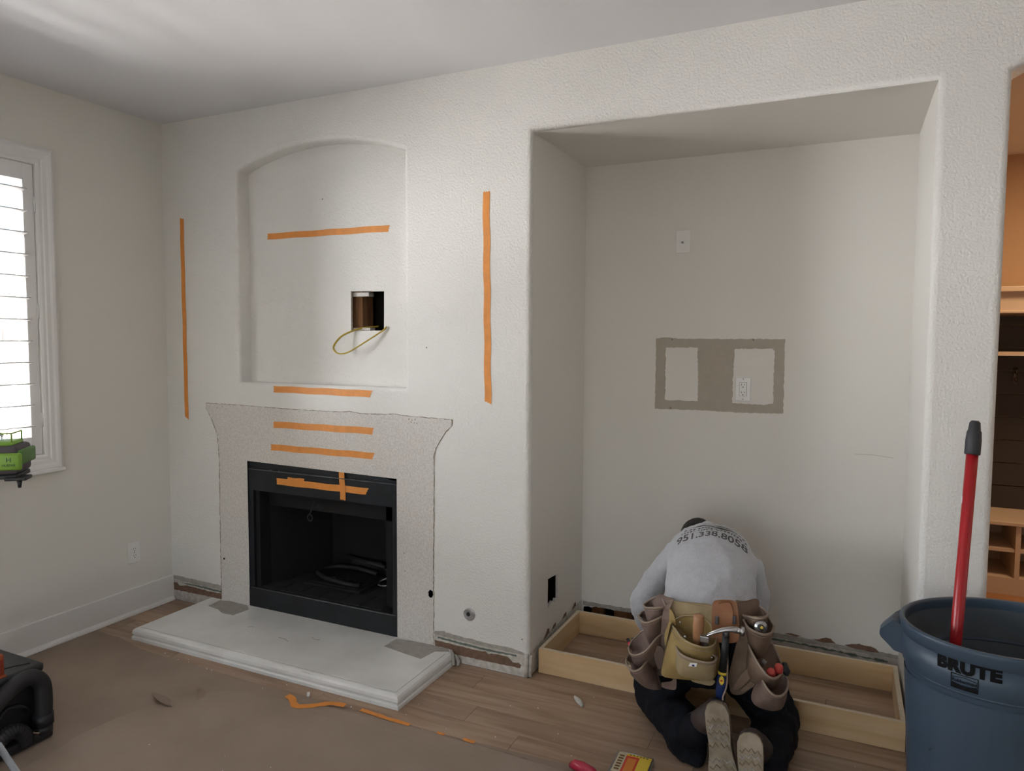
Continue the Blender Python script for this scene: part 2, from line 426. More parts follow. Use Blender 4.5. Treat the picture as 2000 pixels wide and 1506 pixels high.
# media niche: left side (with a cut hole), back, right side, soffit
hs = torn([(.2285, .247), (.2285, .388), (.363, .376), (.363, .250), (.33, .262), (.32, .243), (.29, .262)], .0015, .03, seed=4)
wpart('niche_side', plate([[(RB, 0), (D, 0), (D, ZT), (RB, ZT)], hs], lambda u, v, d: (A, u, v)), M_niche)
wpart('cut_edge', loft([[Vector((A, y, z)) for y, z in hs], [Vector((A-.013, y, z)) for y, z in hs]], cap=False), M_bare)
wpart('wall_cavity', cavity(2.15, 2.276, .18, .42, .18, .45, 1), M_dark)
wpart('niche_side', plate([[(RB, 0), (D, 0), (D, ZT), (RB, ZT)]], lambda u, v, d: (B, u, v)), M_niche)
wpart('niche_soffit', plate([[(A, RB), (B, RB), (B, D), (A, D)]], lambda u, v, d: (u, v, ZT)), M_niche)
gap = torn([(2.305, .03), (2.305, .090), (2.39, .098), (2.50, .100), (2.70, .102), (2.70, .03)], .004, .02, seed=5)
nb = wpart('niche_back', plate([[(A, 0), (B, 0), (B, ZT), (A, ZT)], gap], lambda u, v, d: (u, D+d, v)), M_niche)
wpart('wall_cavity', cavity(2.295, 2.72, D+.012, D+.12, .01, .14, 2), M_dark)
wpart('sill_plate', box(2.46, 2.56, D+.05, D+.09, .02, .085), M_stud)
wpart('sill_plate', box(2.33, 2.40, D+.06, D+.09, .02, .078), M_stud)
# stripped baseboard zones -------------------------------------------------
def strip(name, pts, m, y, amp=.002, step=.015, seed=0, th=.0025, keep=()):
    return wpart(name, plate([torn(pts, amp, step, seed=seed, keep=keep)], lambda u, v, d: (u, y-d, v), th), m)
# right of the fireplace
strip('torn_paint_strip', [(1.798,.100),(1.798,.130),(1.815,.133),(1.85,.140),(1.86,.134),(1.94,.130),(2.078,.124),(2.209,.124),(2.262,.116),(2.285,.105),(2.285,.096)], M_primer2, -.0003, seed=11, th=.001)
strip('plaster_strip', [(1.798,.004),(1.798,.116),(1.94,.108),(2.08,.104),(2.262,.104),(2.285,.102),(2.285,.004)], M_plaster, -.0005, .0015, seed=12, keep=(5,6))
strip('green_board_strip', [(1.815,.099),(1.820,.108),(1.94,.102),(2.078,.097),(2.232,.099),(2.236,.092),(2.10,.087),(1.94,.091)], M_green, -.0025, .0018, .012, seed=13, th=.001)
strip('brown_paper_strip', [(1.799,.088),(1.85,.086),(1.94,.083),(2.02,.080),(2.075,.084),(2.090,.074),(2.105,.080),(2.19,.081),(2.215,.060),(2.245,.063),(2.258,.055),(2.252,.040),(2.09,.038),(1.95,.038),(1.86,.040),(1.803,.056)], M_paperbr, -.0025, .0018, .014, seed=14, th=.0015)
# left of the fireplace
strip('torn_paint_strip', [(.012,.112),(.012,.142),(.10,.142),(.25,.140),(.392,.138),(.392,.110)], M_primer2, -.0003, seed=15, th=.001)
strip('plaster_strip', [(.012,.004),(.012,.122),(.10,.118),(.25,.114),(.392,.112),(.392,.004)], M_plaster, -.0005, .0015, seed=16)
strip('green_board_strip', [(.10,.108),(.20,.112),(.30,.110),(.392,.108),(.392,.097),(.30,.099),(.20,.103),(.10,.104)], M_green, -.0025, .0018, .012, seed=17, th=.001)
strip('brown_paper_strip', [(.014,.102),(.04,.104),(.06,.088),(.12,.098),(.25,.092),(.392,.092),(.392,.060),(.20,.060),(.014,.058)], M_paperbr, -.0025, .002, .014, seed=18, th=.0015)
# niche side and back
def sstrip(name, pts, m, x, **k):
    a = dict(amp=.002, step=.015, seed=0, th=.0015); a.update(k)
    return wpart(name, plate([torn(pts, a['amp'], a['step'], seed=a['seed'])], lambda u, v, d: (x+d, u, v), a['th']), m)
sstrip('plaster_strip', [(.024,.004),(.024,.110),(.22,.118),(.45,.120),(.714,.126),(.714,.004)], M_plaster, A+.0005, seed=21)
for k, pts in enumerate([[(.17,.112),(.205,.130),(.225,.146),(.245,.142),(.245,.120),(.2,.112)], [(.27,.118),(.30,.136),(.33,.140),(.33,.122)], [(.41,.120),(.45,.140),(.475,.142),(.48,.124)], [(.56,.124),(.60,.146),(.62,.144),(.62,.126)]]):
    sstrip('torn_paper_flake', pts, M_paperbr, A+.002, seed=30+k, amp=.0025)
def bstrip(name, pts, m, y, **k):
    return strip(name, pts, m, y, **k)
bstrip('plaster_strip', [(2.72,.004),(2.72,.118),(3.3,.120),(3.6,.110),(3.81,.108),(3.81,.004)], M_plaster, D-.0005, seed=41)
bstrip('torn_paint_strip', [(2.30,.100),(2.30,.122),(2.5,.120),(2.8,.126),(3.3,.124),(3.6,.118),(3.81,.114),(3.81,.096),(3.5,.100),(3.1,.100),(2.6,.101)], M_primer2, D-.0022, seed=42, th=.001)
bstrip('green_board_strip', [(3.20,.099),(3.30,.096),(3.45,.092),(3.60,.086),(3.77,.080),(3.77,.072),(3.60,.078),(3.45,.084),(3.30,.086),(3.20,.090)], M_green, D-.0032, amp=.004, step=.012, seed=43, th=.001)
bstrip('torn_paper_flake', [(3.45,.124),(3.48,.128),(3.51,.142),(3.53,.140),(3.553,.120),(3.50,.116)], M_paperbr, D-.0042, seed=44, th=.001)
bstrip('torn_paper_flake', [(3.59,.122),(3.62,.132),(3.65,.139),(3.68,.134),(3.70,.135),(3.72,.128),(3.735,.112),(3.70,.108),(3.64,.112)], M_paperbr, D-.0042, seed=45, th=.001)
bstrip('torn_paper_flake', [(3.33,.128),(3.36,.134),(3.40,.128),(3.38,.122)], M_paperbr, D-.0042, seed=46, th=.001)
# metal corner bead laid bare at the outside corner
wpart('corner_bead', join(tube([(A-.012, .004, .002), (A-.010, .004, .108)], .011, 10), tube([(A+.002, .016, .002), (A+.002, .016, .10)], .009, 10)), M_plaster, True)
# scar of the removed mantel: bare drywall with a caulk outline
sc_out = [(.302,1.172),(.60,1.170),(.93,1.164),(1.25,1.166),(1.30,1.172),(1.36,1.164),(1.52,1.166),(1.57,1.172),(1.66,1.164),(1.894,1.161),(1.892,1.128),(1.862,1.104),(1.832,1.060),(1.806,1.020),(1.796,.985),(1.793,.55),(1.793,.062),(1.583,.062),(1.583,.853),(.606,.867),(.606,.062),(.394,.062),(.394,.30),(.398,.85),(.390,.985),(.372,1.030),(.350,1.075),(.322,1.118),(.302,1.146)]
scar = torn(sc_out, .0018, .02, seed=51, keep=(16,17,18,19,20))
wpart('bare_drywall_patch', plate([scar, hole1, hole2], lambda u, v, d: (u, -.0008-d, v), .0008), M_bare)
def ridge(pts, r, seed, m=M_caulk):
    q = torn(pts, .0015, .012, closed=False, seed=seed)
    rr = random.Random(seed); return tube([Vector((x, -.001, z)) for x, z in q], [r*rr.uniform(.4, 1.3) for _ in q], 6)
wpart('caulk_line', join(ridge(sc_out[0:10], .0017, 1), ridge(sc_out[9:17], .0022, 2), ridge(sc_out[21:29], .0022, 3)), M_caulk)
for x, z in [(.39, 1.150),(.43,1.156),(.455,1.143),(1.655,1.150),(1.672,1.146),(1.69,1.150),(1.668,1.136),(1.685,1.134),(1.70,1.133),(.585,.47),(1.625,.49),(1.63,.40)]:
    wpart('nail_hole', ico((x, -.001, z), .0045, 1, (1, .25, 1)), M_caulk)
for x, y, z in [(1.755, -.0005, 1.496), (1.070, .0895, 2.257), (2.26, -.0005, .175)]:
    wpart('nail_hole', ico((x, y, z), .004, 1, (1, .2, 1)), M_caulk)
# grey primer patch on the niche back, two repainted rectangles in it
gp = torn([(2.675,1.186),(2.676,1.546),(2.72,1.551),(2.80,1.545),(3.291,1.545),(3.290,1.46),(3.291,1.192),(3.10,1.186),(2.9,1.190)], .0022, .012, seed=61)
h1 = torn([(2.727,1.234),(2.725,1.499),(2.884,1.501),(2.888,1.40),(2.891,1.236)], .0025, .010, seed=62)
h2 = torn([(3.056,1.232),(3.057,1.36),(3.062,1.496),(3.235,1.500),(3.246,1.486),(3.244,1.36),(3.244,1.236),(3.20,1.228)], .0025, .010, seed=63)
wpart('grey_primer_patch', plate([gp, h1, h2], lambda u, v, d: (u, D-.0005-d, v), .0008), M_mud)
for x, z in [(2.757, 1.540), (3.147, 1.540), (2.755, 1.194)]:
    wpart('screw_anchor', ico((x, D-.001, z), .0055, 1, (1, .3, 1)), M_caulk)
wpart('hairline_crack', tube([(3.60, D-.0005, 1.02), (3.68, D-.0005, 1.022), (3.76, D-.0005, 1.014)], .0008, 5), M_primer2)

# left wall with two shuttered windows; rear and right walls; ceiling
WY = [(-1.66, -.715), (-3.02, -2.08), (-4.40, -3.46)]; WZ = (.962, 2.362)
holes = [[(y0, WZ[0]), (y0, WZ[1]), (y1, WZ[1]), (y1, WZ[0])] for y0, y1 in WY]
wl_ = S(P('wall_left', plate([[(0, 0), (-5.6, 0), (-5.6, H), (0, H)]]+holes, lambda u, v, d: (0, u, v)), M_left))
for hl in holes:
    P('window_reveal', loft([[Vector((0, y, z)) for y, z in hl], [Vector((-.15, y, z)) for y, z in hl]], cap=False), M_left, wl_)
S(P('wall_left', plate([[(.02, -.1), (-5.75, -.1), (-5.75, 3.0), (.02, 3.0)]]+holes, lambda u, v, d: (-.15, u, v)), M_left))
S(P('wall_right', box(6.5, 6.65, -5.6, 0, 0, H), M_left))
RD = [(1.6, .05), (1.6, 2.1), (4.0, 2.1), (4.0, .05)]
S(P('wall_rear', plate([[(0, 0), (6.5, 0), (6.5, H), (0, H)], RD], lambda u, v, d: (u, -5.6-d, v), .12), M_left))
S(P('ceiling', box(-.15, 6.65, -5.72, 2.9, H, H+.12), M_ceil))
# hall beyond the arched doorway
S(P('wall_hall_left', box(3.90, 3.96, .14, 2.7, 0, H), M_tan))
S(P('wall_hall_back', box(3.9, 6.5, 2.70, 2.78, 0, H), M_tan))
S(P('wall_hall_front', plate([[(3.9, 0)]+[(x, z) for x, z in door_path]+[(6.5, 0), (6.5, H), (3.9, H)]], lambda u, v, d: (u, .13+d, v), .006), M_tan))
S(P('light_block_back', box(-.15, 3.9, .95, 1.02, -.06, H), M_dark)); S(P('light_block_left', box(-.15, -.06, .0, .95, -.06, H), M_left)); S(P('wall_hall_right', box(6.5, 6.65, 0, 2.9, 0, H), M_tan))  # void slabs are added, unseen, to stop outside light leaking in behind
S(P('floor', box(-.15, 6.65, -5.72, 2.85, -.06, -.014), M_sub))
floor = bpy.data.objects['floor']
rnd = random.Random(5); row = 0; y = -.70
base_mesh = {}
while y < .72:
    x = .0-rnd.uniform(0, 1.0)
    while x < (6.4 if y < -.01 else 4.0):
        L = rnd.choice([.9, 1.2, 1.5]); x0, x1 = max(x, 0.0), min(x+L, 6.5 if y < -.01 else 4.02)
        if x1-x0 > .05:
            yy1 = min(y+.127, -.001 if -.127 < y < -.01 else .717)
            if y > -.001 and x1 < 2.291: pass
            else:
                if y > -.01: x0 = max(x0, 2.292); x1 = min(x1, 3.811)
                if x1-x0 > .03:
                    o = P('plank', box(x0+.0008, x1-.0008, y+.0008, yy1-.0008, -.014, rnd.uniform(-.0006, 0)), M_plank, floor)
        x += L
    y += .127 if not (-.127 < y < -.01) else -y
for i in range(18):
    yy = .0+i*.15
    P('plank', box(4.0, 6.5, yy+.001, yy+.149, -.014, 0), M_hfloor, floor)
# baseboard on the left wall and its shoe moulding
bb = S(P('baseboard_left', bevbox(.0, .0145, -5.6, -.002, .002, .148, .004), M_trim))
def prof_y(prof, y0, y1): return loft([[Vector((x, y0, z)) for x, z in prof], [Vector((x, y1, z)) for x, z in prof]])
P('shoe_moulding', prof_y([(.0145, .001), (.033, .001), (.033, .006), (.030, .014), (.024, .020), (.0145, .023)], -5.6, -.012), M_trim, bb)
S(P('baseboard_hall', bevbox(3.96, 3.975, .14, 2.2, .0, .12, .004), M_cabw))

# ------------------------------------------------------------------ windows with plantation shutters
def window(y0, y1, idx):
    w = P('window_%d' % idx, (lambda: join(*[
        box(-.13, -.09, y0, y1, WZ[0], WZ[0]+.04), box(-.13, -.09, y0, y1, WZ[1]-.04, WZ[1]),
        box(-.13, -.09, y0, y0+.025, WZ[0], WZ[1]), box(-.13, -.09, y1-.025, y1, WZ[0], WZ[1])]))(), M_trim); S(w)
    P('pane', box(-.112, -.108, y0+.025, y1-.025, WZ[0]+.04, WZ[1]-.04), M_glass, w)
    # casing: moulded picture frame
    cw = .078
    def casing_ring(d, x): return [Vector((x, y0-d, WZ[0]-d)), Vector((x, y0-d, WZ[1]+d)), Vector((x, y1+d, WZ[1]+d)), Vector((x, y1+d, WZ[0]-d))]
    prof = [(0, 0), (0, .010), (.010, .014), (.022, .014), (.028, .019), (.045, .020), (.055, .026), (.066, .028), (.078, .022), (.078, 0)]
    P('casing', loft([casing_ring(d, x) for d, x in prof], cap=False), M_trim, w)
    P('sill', bevbox(-.0, .040, y0-.082, y1+.082, WZ[0]-.090, WZ[0]-.072, .004), M_trim, w)
    # shutter panels
    mid = (y0+y1)/2
    for (a, b, last) in ((y0+.003, mid-.0015, False), (mid+.0015, y1-.004, True)):
        st = .050; xs0, xs1 = -.030, -.002
        z0, z1 = WZ[0]+.004, WZ[1]-.004
        P('shutter_frame', join(bevbox(xs0, xs1, a, a+st, z0, z1, .003), bevbox(xs0, xs1, b-st, b, z0, z1, .003),
                          box(xs0+.001, xs1-.001, a+st, b-st, z0, z0+.085), box(xs0+.001, xs1-.001, a+st, b-st, z1-.078, z1)), M_shut, w)
        ya, yb = a+st+.002, b-st-.002; n = 12; zb, zt = z0+.085, z1-.078; pitch = (zt-zb)/n*1.0
        for k in range(n):
            zc = zb+(k+.5)*(zt-zb)/n; ang = math.radians(6)
            pr = [( .057*math.cos(t), .0055*math.sin(t)) for t in [2*PI*i/12 for i in range(12)]]
            ring = [(px*math.cos(ang)-pz*math.sin(ang), px*math.sin(ang)+pz*math.cos(ang)) for px, pz in pr]
            P('louver', loft([[Vector((-.016+px, yy, zc+pz)) for px, pz in ring] for yy in (ya, yb)]), M_shut, w, True)
    for zc in (WZ[1]-.19, 1.66, WZ[0]+.17):
        P('hinge', tube([(.001, y1-.003, zc-.035), (.001, y1-.003, zc+.035)], .004, 8), M_trim, w, True)
    return w
window(*WY[0], 1); window(*WY[1], 2); window(*WY[2], 3)
def slider(name, horizontal, a, b, c):
    # sliding glass door in the off-frame openings
    if horizontal:
        rails = [box(a, b, c-.06, c-.02, .05, .12), box(a, b, c-.06, c-.02, 2.04, 2.1), box(a, a+.06, c-.06, c-.02, .05, 2.1), box(b-.06, b, c-.06, c-.02, .05, 2.1), box((a+b)/2-.03, (a+b)/2+.03, c-.06, c-.02, .05, 2.1)]
        gl = box(a+.06, b-.06, c-.042, c-.038, .12, 2.04)
    else:
        rails = [box(c-.06, c-.02, a, b, .05, .12), box(c-.06, c-.02, a, b, 2.04, 2.1), box(c-.06, c-.02, a, a+.06, .05, 2.1), box(c-.06, c-.02, b-.06, b, .05, 2.1), box(c-.06, c-.02, (a+b)/2-.03, (a+b)/2+.03, .05, 2.1)]
        gl = box(c-.042, c-.038, a+.06, b-.06, .12, 2.04)
    d = S(P(name, join(*rails), M_trim)); P('pane', gl, M_glass, d)
slider('door_1', True, 1.6, 4.0, -5.62)

# ------------------------------------------------------------------ outside the window
gr = S(P('ground', box(-14, -.16, -14, 8, -.25, -.12), M_ground))
fence = thing('fence', 'weathered wooden board fence beyond the shuttered window', 'fence', (-3.6, -1.2, -.12))
for i in range(34):
    yy = -3.2+i*.15
    P('board', box(-3.62, -3.60, yy+.006, yy+.144, -.12, 1.68+random.uniform(-.01, .01)), M_fence, fence)
P('rail', box(-3.66, -3.62, -3.2, 1.9, 1.50, 1.59), M_fence, fence); P('rail', box(-3.66, -3.62, -3.2, 1.9, .1, .19), M_fence, fence)
def tree(x, y, h, seed, label):
    t = thing('tree', label, 'tree', (x, y, -.12))
    P('trunk', tube([(x, y, -.12), (x+.05, y, h*.5), (x, y+.05, h*.8)], [.10, .08, .04], 8), M_bark, t, True)
    r = random.Random(seed); V = []; Fc = []
    for i in range(1500):
        d = Vector((r.gauss(0, 1), r.gauss(0, 1), r.gauss(0, 1))).normalized()*(r.random()**.4)
        c = Vector((x, y, h*.8))+Vector((d.x*1.1, d.y*1.1, d.z*1.1)); a = Vector((r.gauss(0,1), r.gauss(0,1), r.gauss(0,1))).normalized()*.09; b = a.cross(Vector((r.gauss(0,1), r.gauss(0,1), r.gauss(0,1)))).normalized()*.05
        n = len(V); V += [c-a, c+b, c+a, c-b]; Fc.append([n, n+1, n+2, n+3])
    f = P('foliage', (V, Fc), M_leaf, t); f['kind'] = 'stuff'
tree(-5.2, .2, 3.0, 1, 'green leafy tree behind the fence seen through the upper louvers')
# ------------------------------------------------------------------ builder paper
def sheet(name, label, pts2, z, m, seed, amp=.003):
    fl, tr = poly_tris([pts2])
    bm = bmesh.new(); vs = [bm.verts.new((x, y, z)) for x, y in fl]
    for t in tr:
        try: bm.faces.new([vs[i] for i in t])
        except ValueError: pass
    for _ in range(7):
        ed = [e for e in bm.edges if e.calc_length() > .12]
        if not ed: break
        bmesh.ops.subdivide_edges(bm, edges=ed, cuts=1); bmesh.ops.triangulate(bm, faces=bm.faces[:])
    for v in bm.verts:
        q = v.co*2.3; v.co.z = z+amp*(noise.noise(Vector((q.x, q.y, seed)))+.5*noise.noise(Vector((q.x*3, q.y*3, seed))))*.8+amp
    bmesh.ops.recalc_face_normals(bm, faces=bm.faces[:])
    bm.verts.index_update(); vf = [v.co.copy() for v in bm.verts], [[v.index for v in f.verts] for f in bm.faces]; bm.free()
    o = mesh_obj(name, vf, m, None, True); o['label'] = label; o['category'] = 'floor paper'
    return o
pe = torn([(.036, -.50), (.26, -.515), (.45, -.555), (.80, -.565), (1.40, -.574), (1.95, -.565), (2.10, -.574), (2.34, -.560), (2.74, -.545), (3.3, -.56), (4.4, -.57), (6.45, -.57)], .003, .05, closed=False, seed=71)
lower = sheet('floor_paper', 'brown builder paper sheet covering the floor in front of the hearth', [(.036, -5.55)]+pe+[(6.45, -5.55)], .0008, M_paper, 3, .0012)
ue = torn([(.95, -1.9), (.955, -1.32), (.925, -1.19), (.945, -1.04), (.985, -.93), (1.02, -.83), (1.15, -.70), (1.30, -.645), (1.60, -.615), (2.04, -.590), (2.36, -.588), (2.75, -.60), (3.4, -.62), (4.4, -.64), (6.40, -.66)], .003, .05, closed=False, seed=72)
top = sheet('floor_paper', 'upper brown paper sheet lying over the first, with a wavy torn edge', [(.95, -5.5)]+ue+[(6.40, -5.5)], .0075, M_paper2, 9, .0015)
def fl_tape(pts, w, label, grp, seed, z=.0105):
    c = cr([Vector((x, y, 0)) for x, y in pts], 16); L = []; R_ = []
    rr = random.Random(seed)
    for i, p in enumerate(c):
        t = (c[min(i+1, 15)]-c[max(i-1, 0)]).normalized(); n = Vector((-t.y, t.x, 0)); ww = w*(1+rr.uniform(-.15, .15))
        L.append(p+n*ww/2+Vector((0, 0, z+rr.uniform(0, .0015)))); R_.append(p-n*ww/2+Vector((0, 0, z)))
    V = L+R_+[v+Vector((0, 0, .0006)) for v in L+R_]; n = 16; Fc = []
    for i in range(n-1):
        Fc += [[i, i+1, n+i+1, n+i], [2*n+i, 3*n+i, 3*n+i+1, 2*n+i+1], [i, 2*n+i, 2*n+i+1, i+1], [n+i, n+i+1, 3*n+i+1, 3*n+i]]
    Fc += [[0, n, 3*n, 2*n], [n-1, 3*n-1, 4*n-1, 2*n-1]]
    o = mesh_obj('masking_tape', (V, Fc), M_tape); o['label'] = label; o['category'] = 'tape'; o['group'] = grp
GT = 'orange tape scraps along the floor paper edge'
fl_tape([(1.435, -.612), (1.47, -.622), (1.505, -.650), (1.535, -.664), (1.58, -.640), (1.62, -.604), (1.655, -.580), (1.71, -.572)], .030, 'bent orange tape strip on the floor paper below the hearth middle', GT, 1)
fl_tape([(1.783, -.562), (1.84, -.565), (1.92, -.571), (2.03, -.573)], .020, 'long orange tape strip at the paper edge near the hearth corner', GT, 2, .0045)
fl_tape([(2.155, -.572), (2.175, -.574), (2.19, -.575)], .014, 'tiny orange tape scrap on the paper edge, nearer the hearth', GT, 3, .0045)
fl_tape([(2.27, -.566), (2.295, -.571), (2.32, -.570)], .016, 'tiny orange tape scrap at the far right of the paper edge', GT, 4, .0045)
# torn flap in the paper
def flap(path, w, lift, label):
    c = cr([Vector((x, y, 0)) for x, y in path], 12); V = []; Fc = []
    for i, p in enumerate(c):
        t = (c[min(i+1, 11)]-c[max(i-1, 0)]).normalized(); n = Vector((-t.y, t.x, 0)); k = math.sin(PI*i/11)
        for s in (0, .5, 1): V.append(p+n*w*k*s+Vector((0, 0, .0085+lift*k*(1-s)**2)))
    for i in range(11):
        for j in range(2): Fc.append([i*3+j, i*3+j+1, i*3+j+4, i*3+j+3])
    V2 = [v-Vector((0, 0, .0008)) for v in V]; n = len(V); Fc += [[q+n for q in f[::-1]] for f in Fc]
    o = mesh_obj('paper_flap', (V+V2, Fc), M_paper, None, True); o['label'] = label; o['category'] = 'paper tear'
flap([(.892, -.843), (.93, -.868), (.985, -.892), (1.037, -.901), (1.075, -.888)], .05, .016, 'curled torn lip in the floor paper, long curved one')
flap([(1.035, -.728), (1.07, -.752), (1.10, -.785), (1.116, -.807)], .03, .012, 'short torn lip in the floor paper, right of the curved one')
# dust and crumbs
rr = random.Random(12); vfs = []
for i in range(84):
    if i < 40: x, y = rr.uniform(.5, 3.6), rr.uniform(-1.7, -.1)
    elif i < 66: x, y = rr.uniform(.3, 2.3), rr.uniform(-.58, -.50)
    else: x, y = rr.uniform(1.95, 3.7), rr.uniform(-.55, .04)
    if .25 < x < 1.95 and y > -.52: continue
    if 2.7 < x < 3.5 and y > -.45: continue
    s = rr.uniform(.0008, .0028); vfs.append(ico((x, y, (.0075 if y < -.58 else .001)+s*.5), s, 1, (rr.uniform(.6, 1.8), rr.uniform(.6, 1.4), .7)))
o = mesh_obj('plaster_crumbs', join(*vfs), M_white); o['label'] = 'tiny white plaster crumbs scattered over paper and floorboards'; o['category'] = 'crumbs'; o['kind'] = 'stuff'
o = mesh_obj('caulk_stub', tube([(2.548, -.085, .010), (2.565, -.106, .012), (2.582, -.122, .012), (2.601, -.142, .009)], [.006, .011, .012, .007], 10), mat('pale_caulk', (.62,.60,.55), .6, var=.3, vscale=60), None, True)
o['label'] = 'pale stub of dried caulk on the floorboards left of the kneeling man'; o['category'] = 'debris'
o = mesh_obj('plaster_chip', xf(bevbox(-.016, .016, -.006, .006, 0, .006, .001), Matrix.Translation((1.50, -.555, .001)) @ Matrix.Rotation(-.9, 4, 'Z')), M_white)
o['label'] = 'white plaster chip lying before the hearth beside the bent tape'; o['category'] = 'debris'

# ------------------------------------------------------------------ hearth
hearth = thing('hearth', 'white painted low hearth slab with moulded edge below the fireplace', 'hearth', (1.1, -.25, 0))
# outline offsets: profile along left? (cut flat), front and right edges
hx0, hx1, hy0, hy1 = .30, 1.922, -.497, -.002
prof = [(0, .0), (0, .014), (.004, .018), (.007, .019), (.006, .024), (.002, .032), (.004, .044), (.010, .053), (.020, .058), (.030, .0585), (.032, .0575), (.034, .0595)]
rings = []
for d, z in prof:
    l = d*.9
    rings.append([Vector((hx0+l, hy1, z)), Vector((hx0+l, hy0+d, z)), Vector((hx1-d, hy0+d, z)), Vector((hx1-d, hy1-.045, z)), Vector((hx1-d-.02, hy1, z))])
P('slab', loft(rings), M_hearth, hearth)
def gp_(pts, seed): return plate([torn(pts, .0025, .02, seed=seed)], lambda u, v, d: (u, v, .0597+d), .0012)
_g = [(hx0+.031, -.012, .0578), (hx0+.031, hy0+.031, .0578), (hx1-.031, hy0+.031, .0578), (hx1-.031, -.06, .0578)]
P('groove_line', tube([_g[1], _g[2], _g[3]], .0016, 5), M_hgrey, hearth)  # thin grey tube stands in for the groove's shade
P('mortar_patch', gp_([(.400, -.020), (.410, -.110), (.50, -.122), (.56, -.150), (.635, -.148), (.648, -.05), (.60, -.012), (.45, -.006)], 81), M_hgrey, hearth)
P('mortar_patch', gp_([(1.592, -.020), (1.585, -.118), (1.68, -.135), (1.815, -.155), (1.835, -.060), (1.90, -.035), (1.88, -.008), (1.66, -.008)], 82), M_hgrey, hearth)
P('corner_chip', join(tube([(1.895, -.012, .058), (1.915, -.03, .050), (1.925, -.045, .028), (1.93, -.05, .008)], [.005, .008, .009, .006], 7), tube([(1.925, -.02, .045), (1.945, -.03, .02), (1.95, -.045, .006)], [.006, .008, .006], 7)), M_hgrey, hearth)
for pts in ([(.82,-.23,.0600),(.84,-.215,.0600),(.85,-.222,.0600)], [(1.20,-.185,.0600),(1.23,-.20,.0600),(1.26,-.197,.0600)], [(1.06,-.26,.0600),(1.10,-.262,.0600),(1.13,-.275,.0600)], [(1.35,-.482,.053),(1.42,-.484,.054),(1.50,-.484,.053)]):
    P('scuff', tube(pts, .0012, 5), M_hgrey, hearth)

# ------------------------------------------------------------------ fireplace
fp = thing('fireplace', 'black metal gas fireplace set in the stripped wall', 'fireplace', (1.09, .25, .06))
M_lip = mat('lit_lip_metal', (.16,.17,.18), .45, metal=.5, var=.5, vscale=20)  # paler grey paints the light caught along the frame lips
face = join(box(.603, 1.586, .004, .020, .708, .824), box(.603, .642, .004, .020, .16, .708), box(1.553, 1.586, .004, .020, .16, .708), bevbox(.604, 1.584, -.002, .020, .047, .163, .003))
P('face_frame', face, M_fmet, fp)
P('top_channel', plate([torn([(.602, .826), (.602, .867), (.80, .862), (1.1, .858), (1.35, .856), (1.48, .852), (1.52, .843), (1.578, .838), (1.578, .826)], .002, .02, seed=91)], lambda u, v, d: (u, .012+d, v), .004), M_fmet, fp)
for _q in ([(.612, .002, .824), (1.578, .002, .824)], [(.62, -.001, .166), (1.57, -.001, .166)]): P('lip', tube(_q, .003, 8), M_lip, fp, True)
ix0, ix1, iz0, iz1 = .672, 1.455, .165, .612
P('inner_frame', join(box(.640, ix0, .020, .10, .163, .708), box(ix1, 1.555, .09, .105, .163, .708), box(.640, 1.555, .09, .105, iz1, .708), box(1.553, 1.560, .02, .10, .163, .708), box(.64, 1.555, .02, .10, .155, .163), box(.64, 1.555, .015, .10, .704, .712)), M_fbox, fp)
# firebox shell
bx0, bx1, by = .80, 1.33, .47
V = [Vector(p) for p in [(ix0, .10, .165), (ix1, .10, .165), (bx1, by, .165), (bx0, by, .165), (ix0, .10, .70), (ix1, .10, .70), (bx1, by, .70), (bx0, by, .70)]]
P('firebox', (V, [[0, 4, 7, 3], [3, 7, 6, 2], [2, 6, 5, 1], [4, 5, 6, 7]]), M_fbox, fp)
for k in range(6):
    for j in range(3):
        xa = .66+k*.135+(.06 if j % 2 else 0); ya = .025+j*.15
        P('brick', bevbox(xa+.002, xa+.131, ya+.002, ya+.148, .150, .1685, .002, 1), M_ffloor, fp)
P('damper_handle', join(tube([(1.02, .06, .665), (1.005, .05, .625), (.998, .045, .600)], .004, 8), tube([Vector((1.0+.016*math.cos(t), .045, .585+.018*math.sin(t))) for t in [2*PI*k/12 for k in range(13)]], .0035, 8)), M_burn, fp, True)
P('mesh_curtain', join(*[tube([(.650+.006*(k % 2), .035+.006*k, .20), (.650+.006*(k % 2), .035+.006*k, .70)], .0022, 5) for k in range(9)]), M_burn, fp)
P('burner_pan', join(bevbox(.86, 1.24, .15, .42, .169, .185, .004), box(.88, 1.22, .17, .40, .185, .190)), M_fbox, fp)
P('burner_ring', tube([(1.20, .36, .215), (1.05, .38, .222), (.93, .36, .222), (.875, .29, .222), (.90, .22, .220), (.98, .18, .215), (1.12, .175, .205), (1.21, .19, .20)], .013, 10), M_burn, fp, True)
for k in range(5): P('burner_slot', box(.96+k*.05, .985+k*.05, .262, .268, .190, .193), M_dsteel, fp)
P('gas_manifold', join(tube([(.93, .43, .26), (1.23, .40, .245)], .014, 8), box(.99, 1.20, .40, .43, .22, .262)), M_burn, fp, True)
P('flex_line', tube(cr([(1.17, .41, .245), (1.24, .39, .235), (1.30, .37, .242), (1.29, .34, .215), (1.26, .31, .198), (1.27, .28, .188), (1.31, .27, .190), (1.345, .27, .198)], 30), .0055, 8), M_steel, fp, True)
P('fitting', tube([(1.335, .27, .196), (1.36, .27, .203)], .009, 6), M_steel, fp)

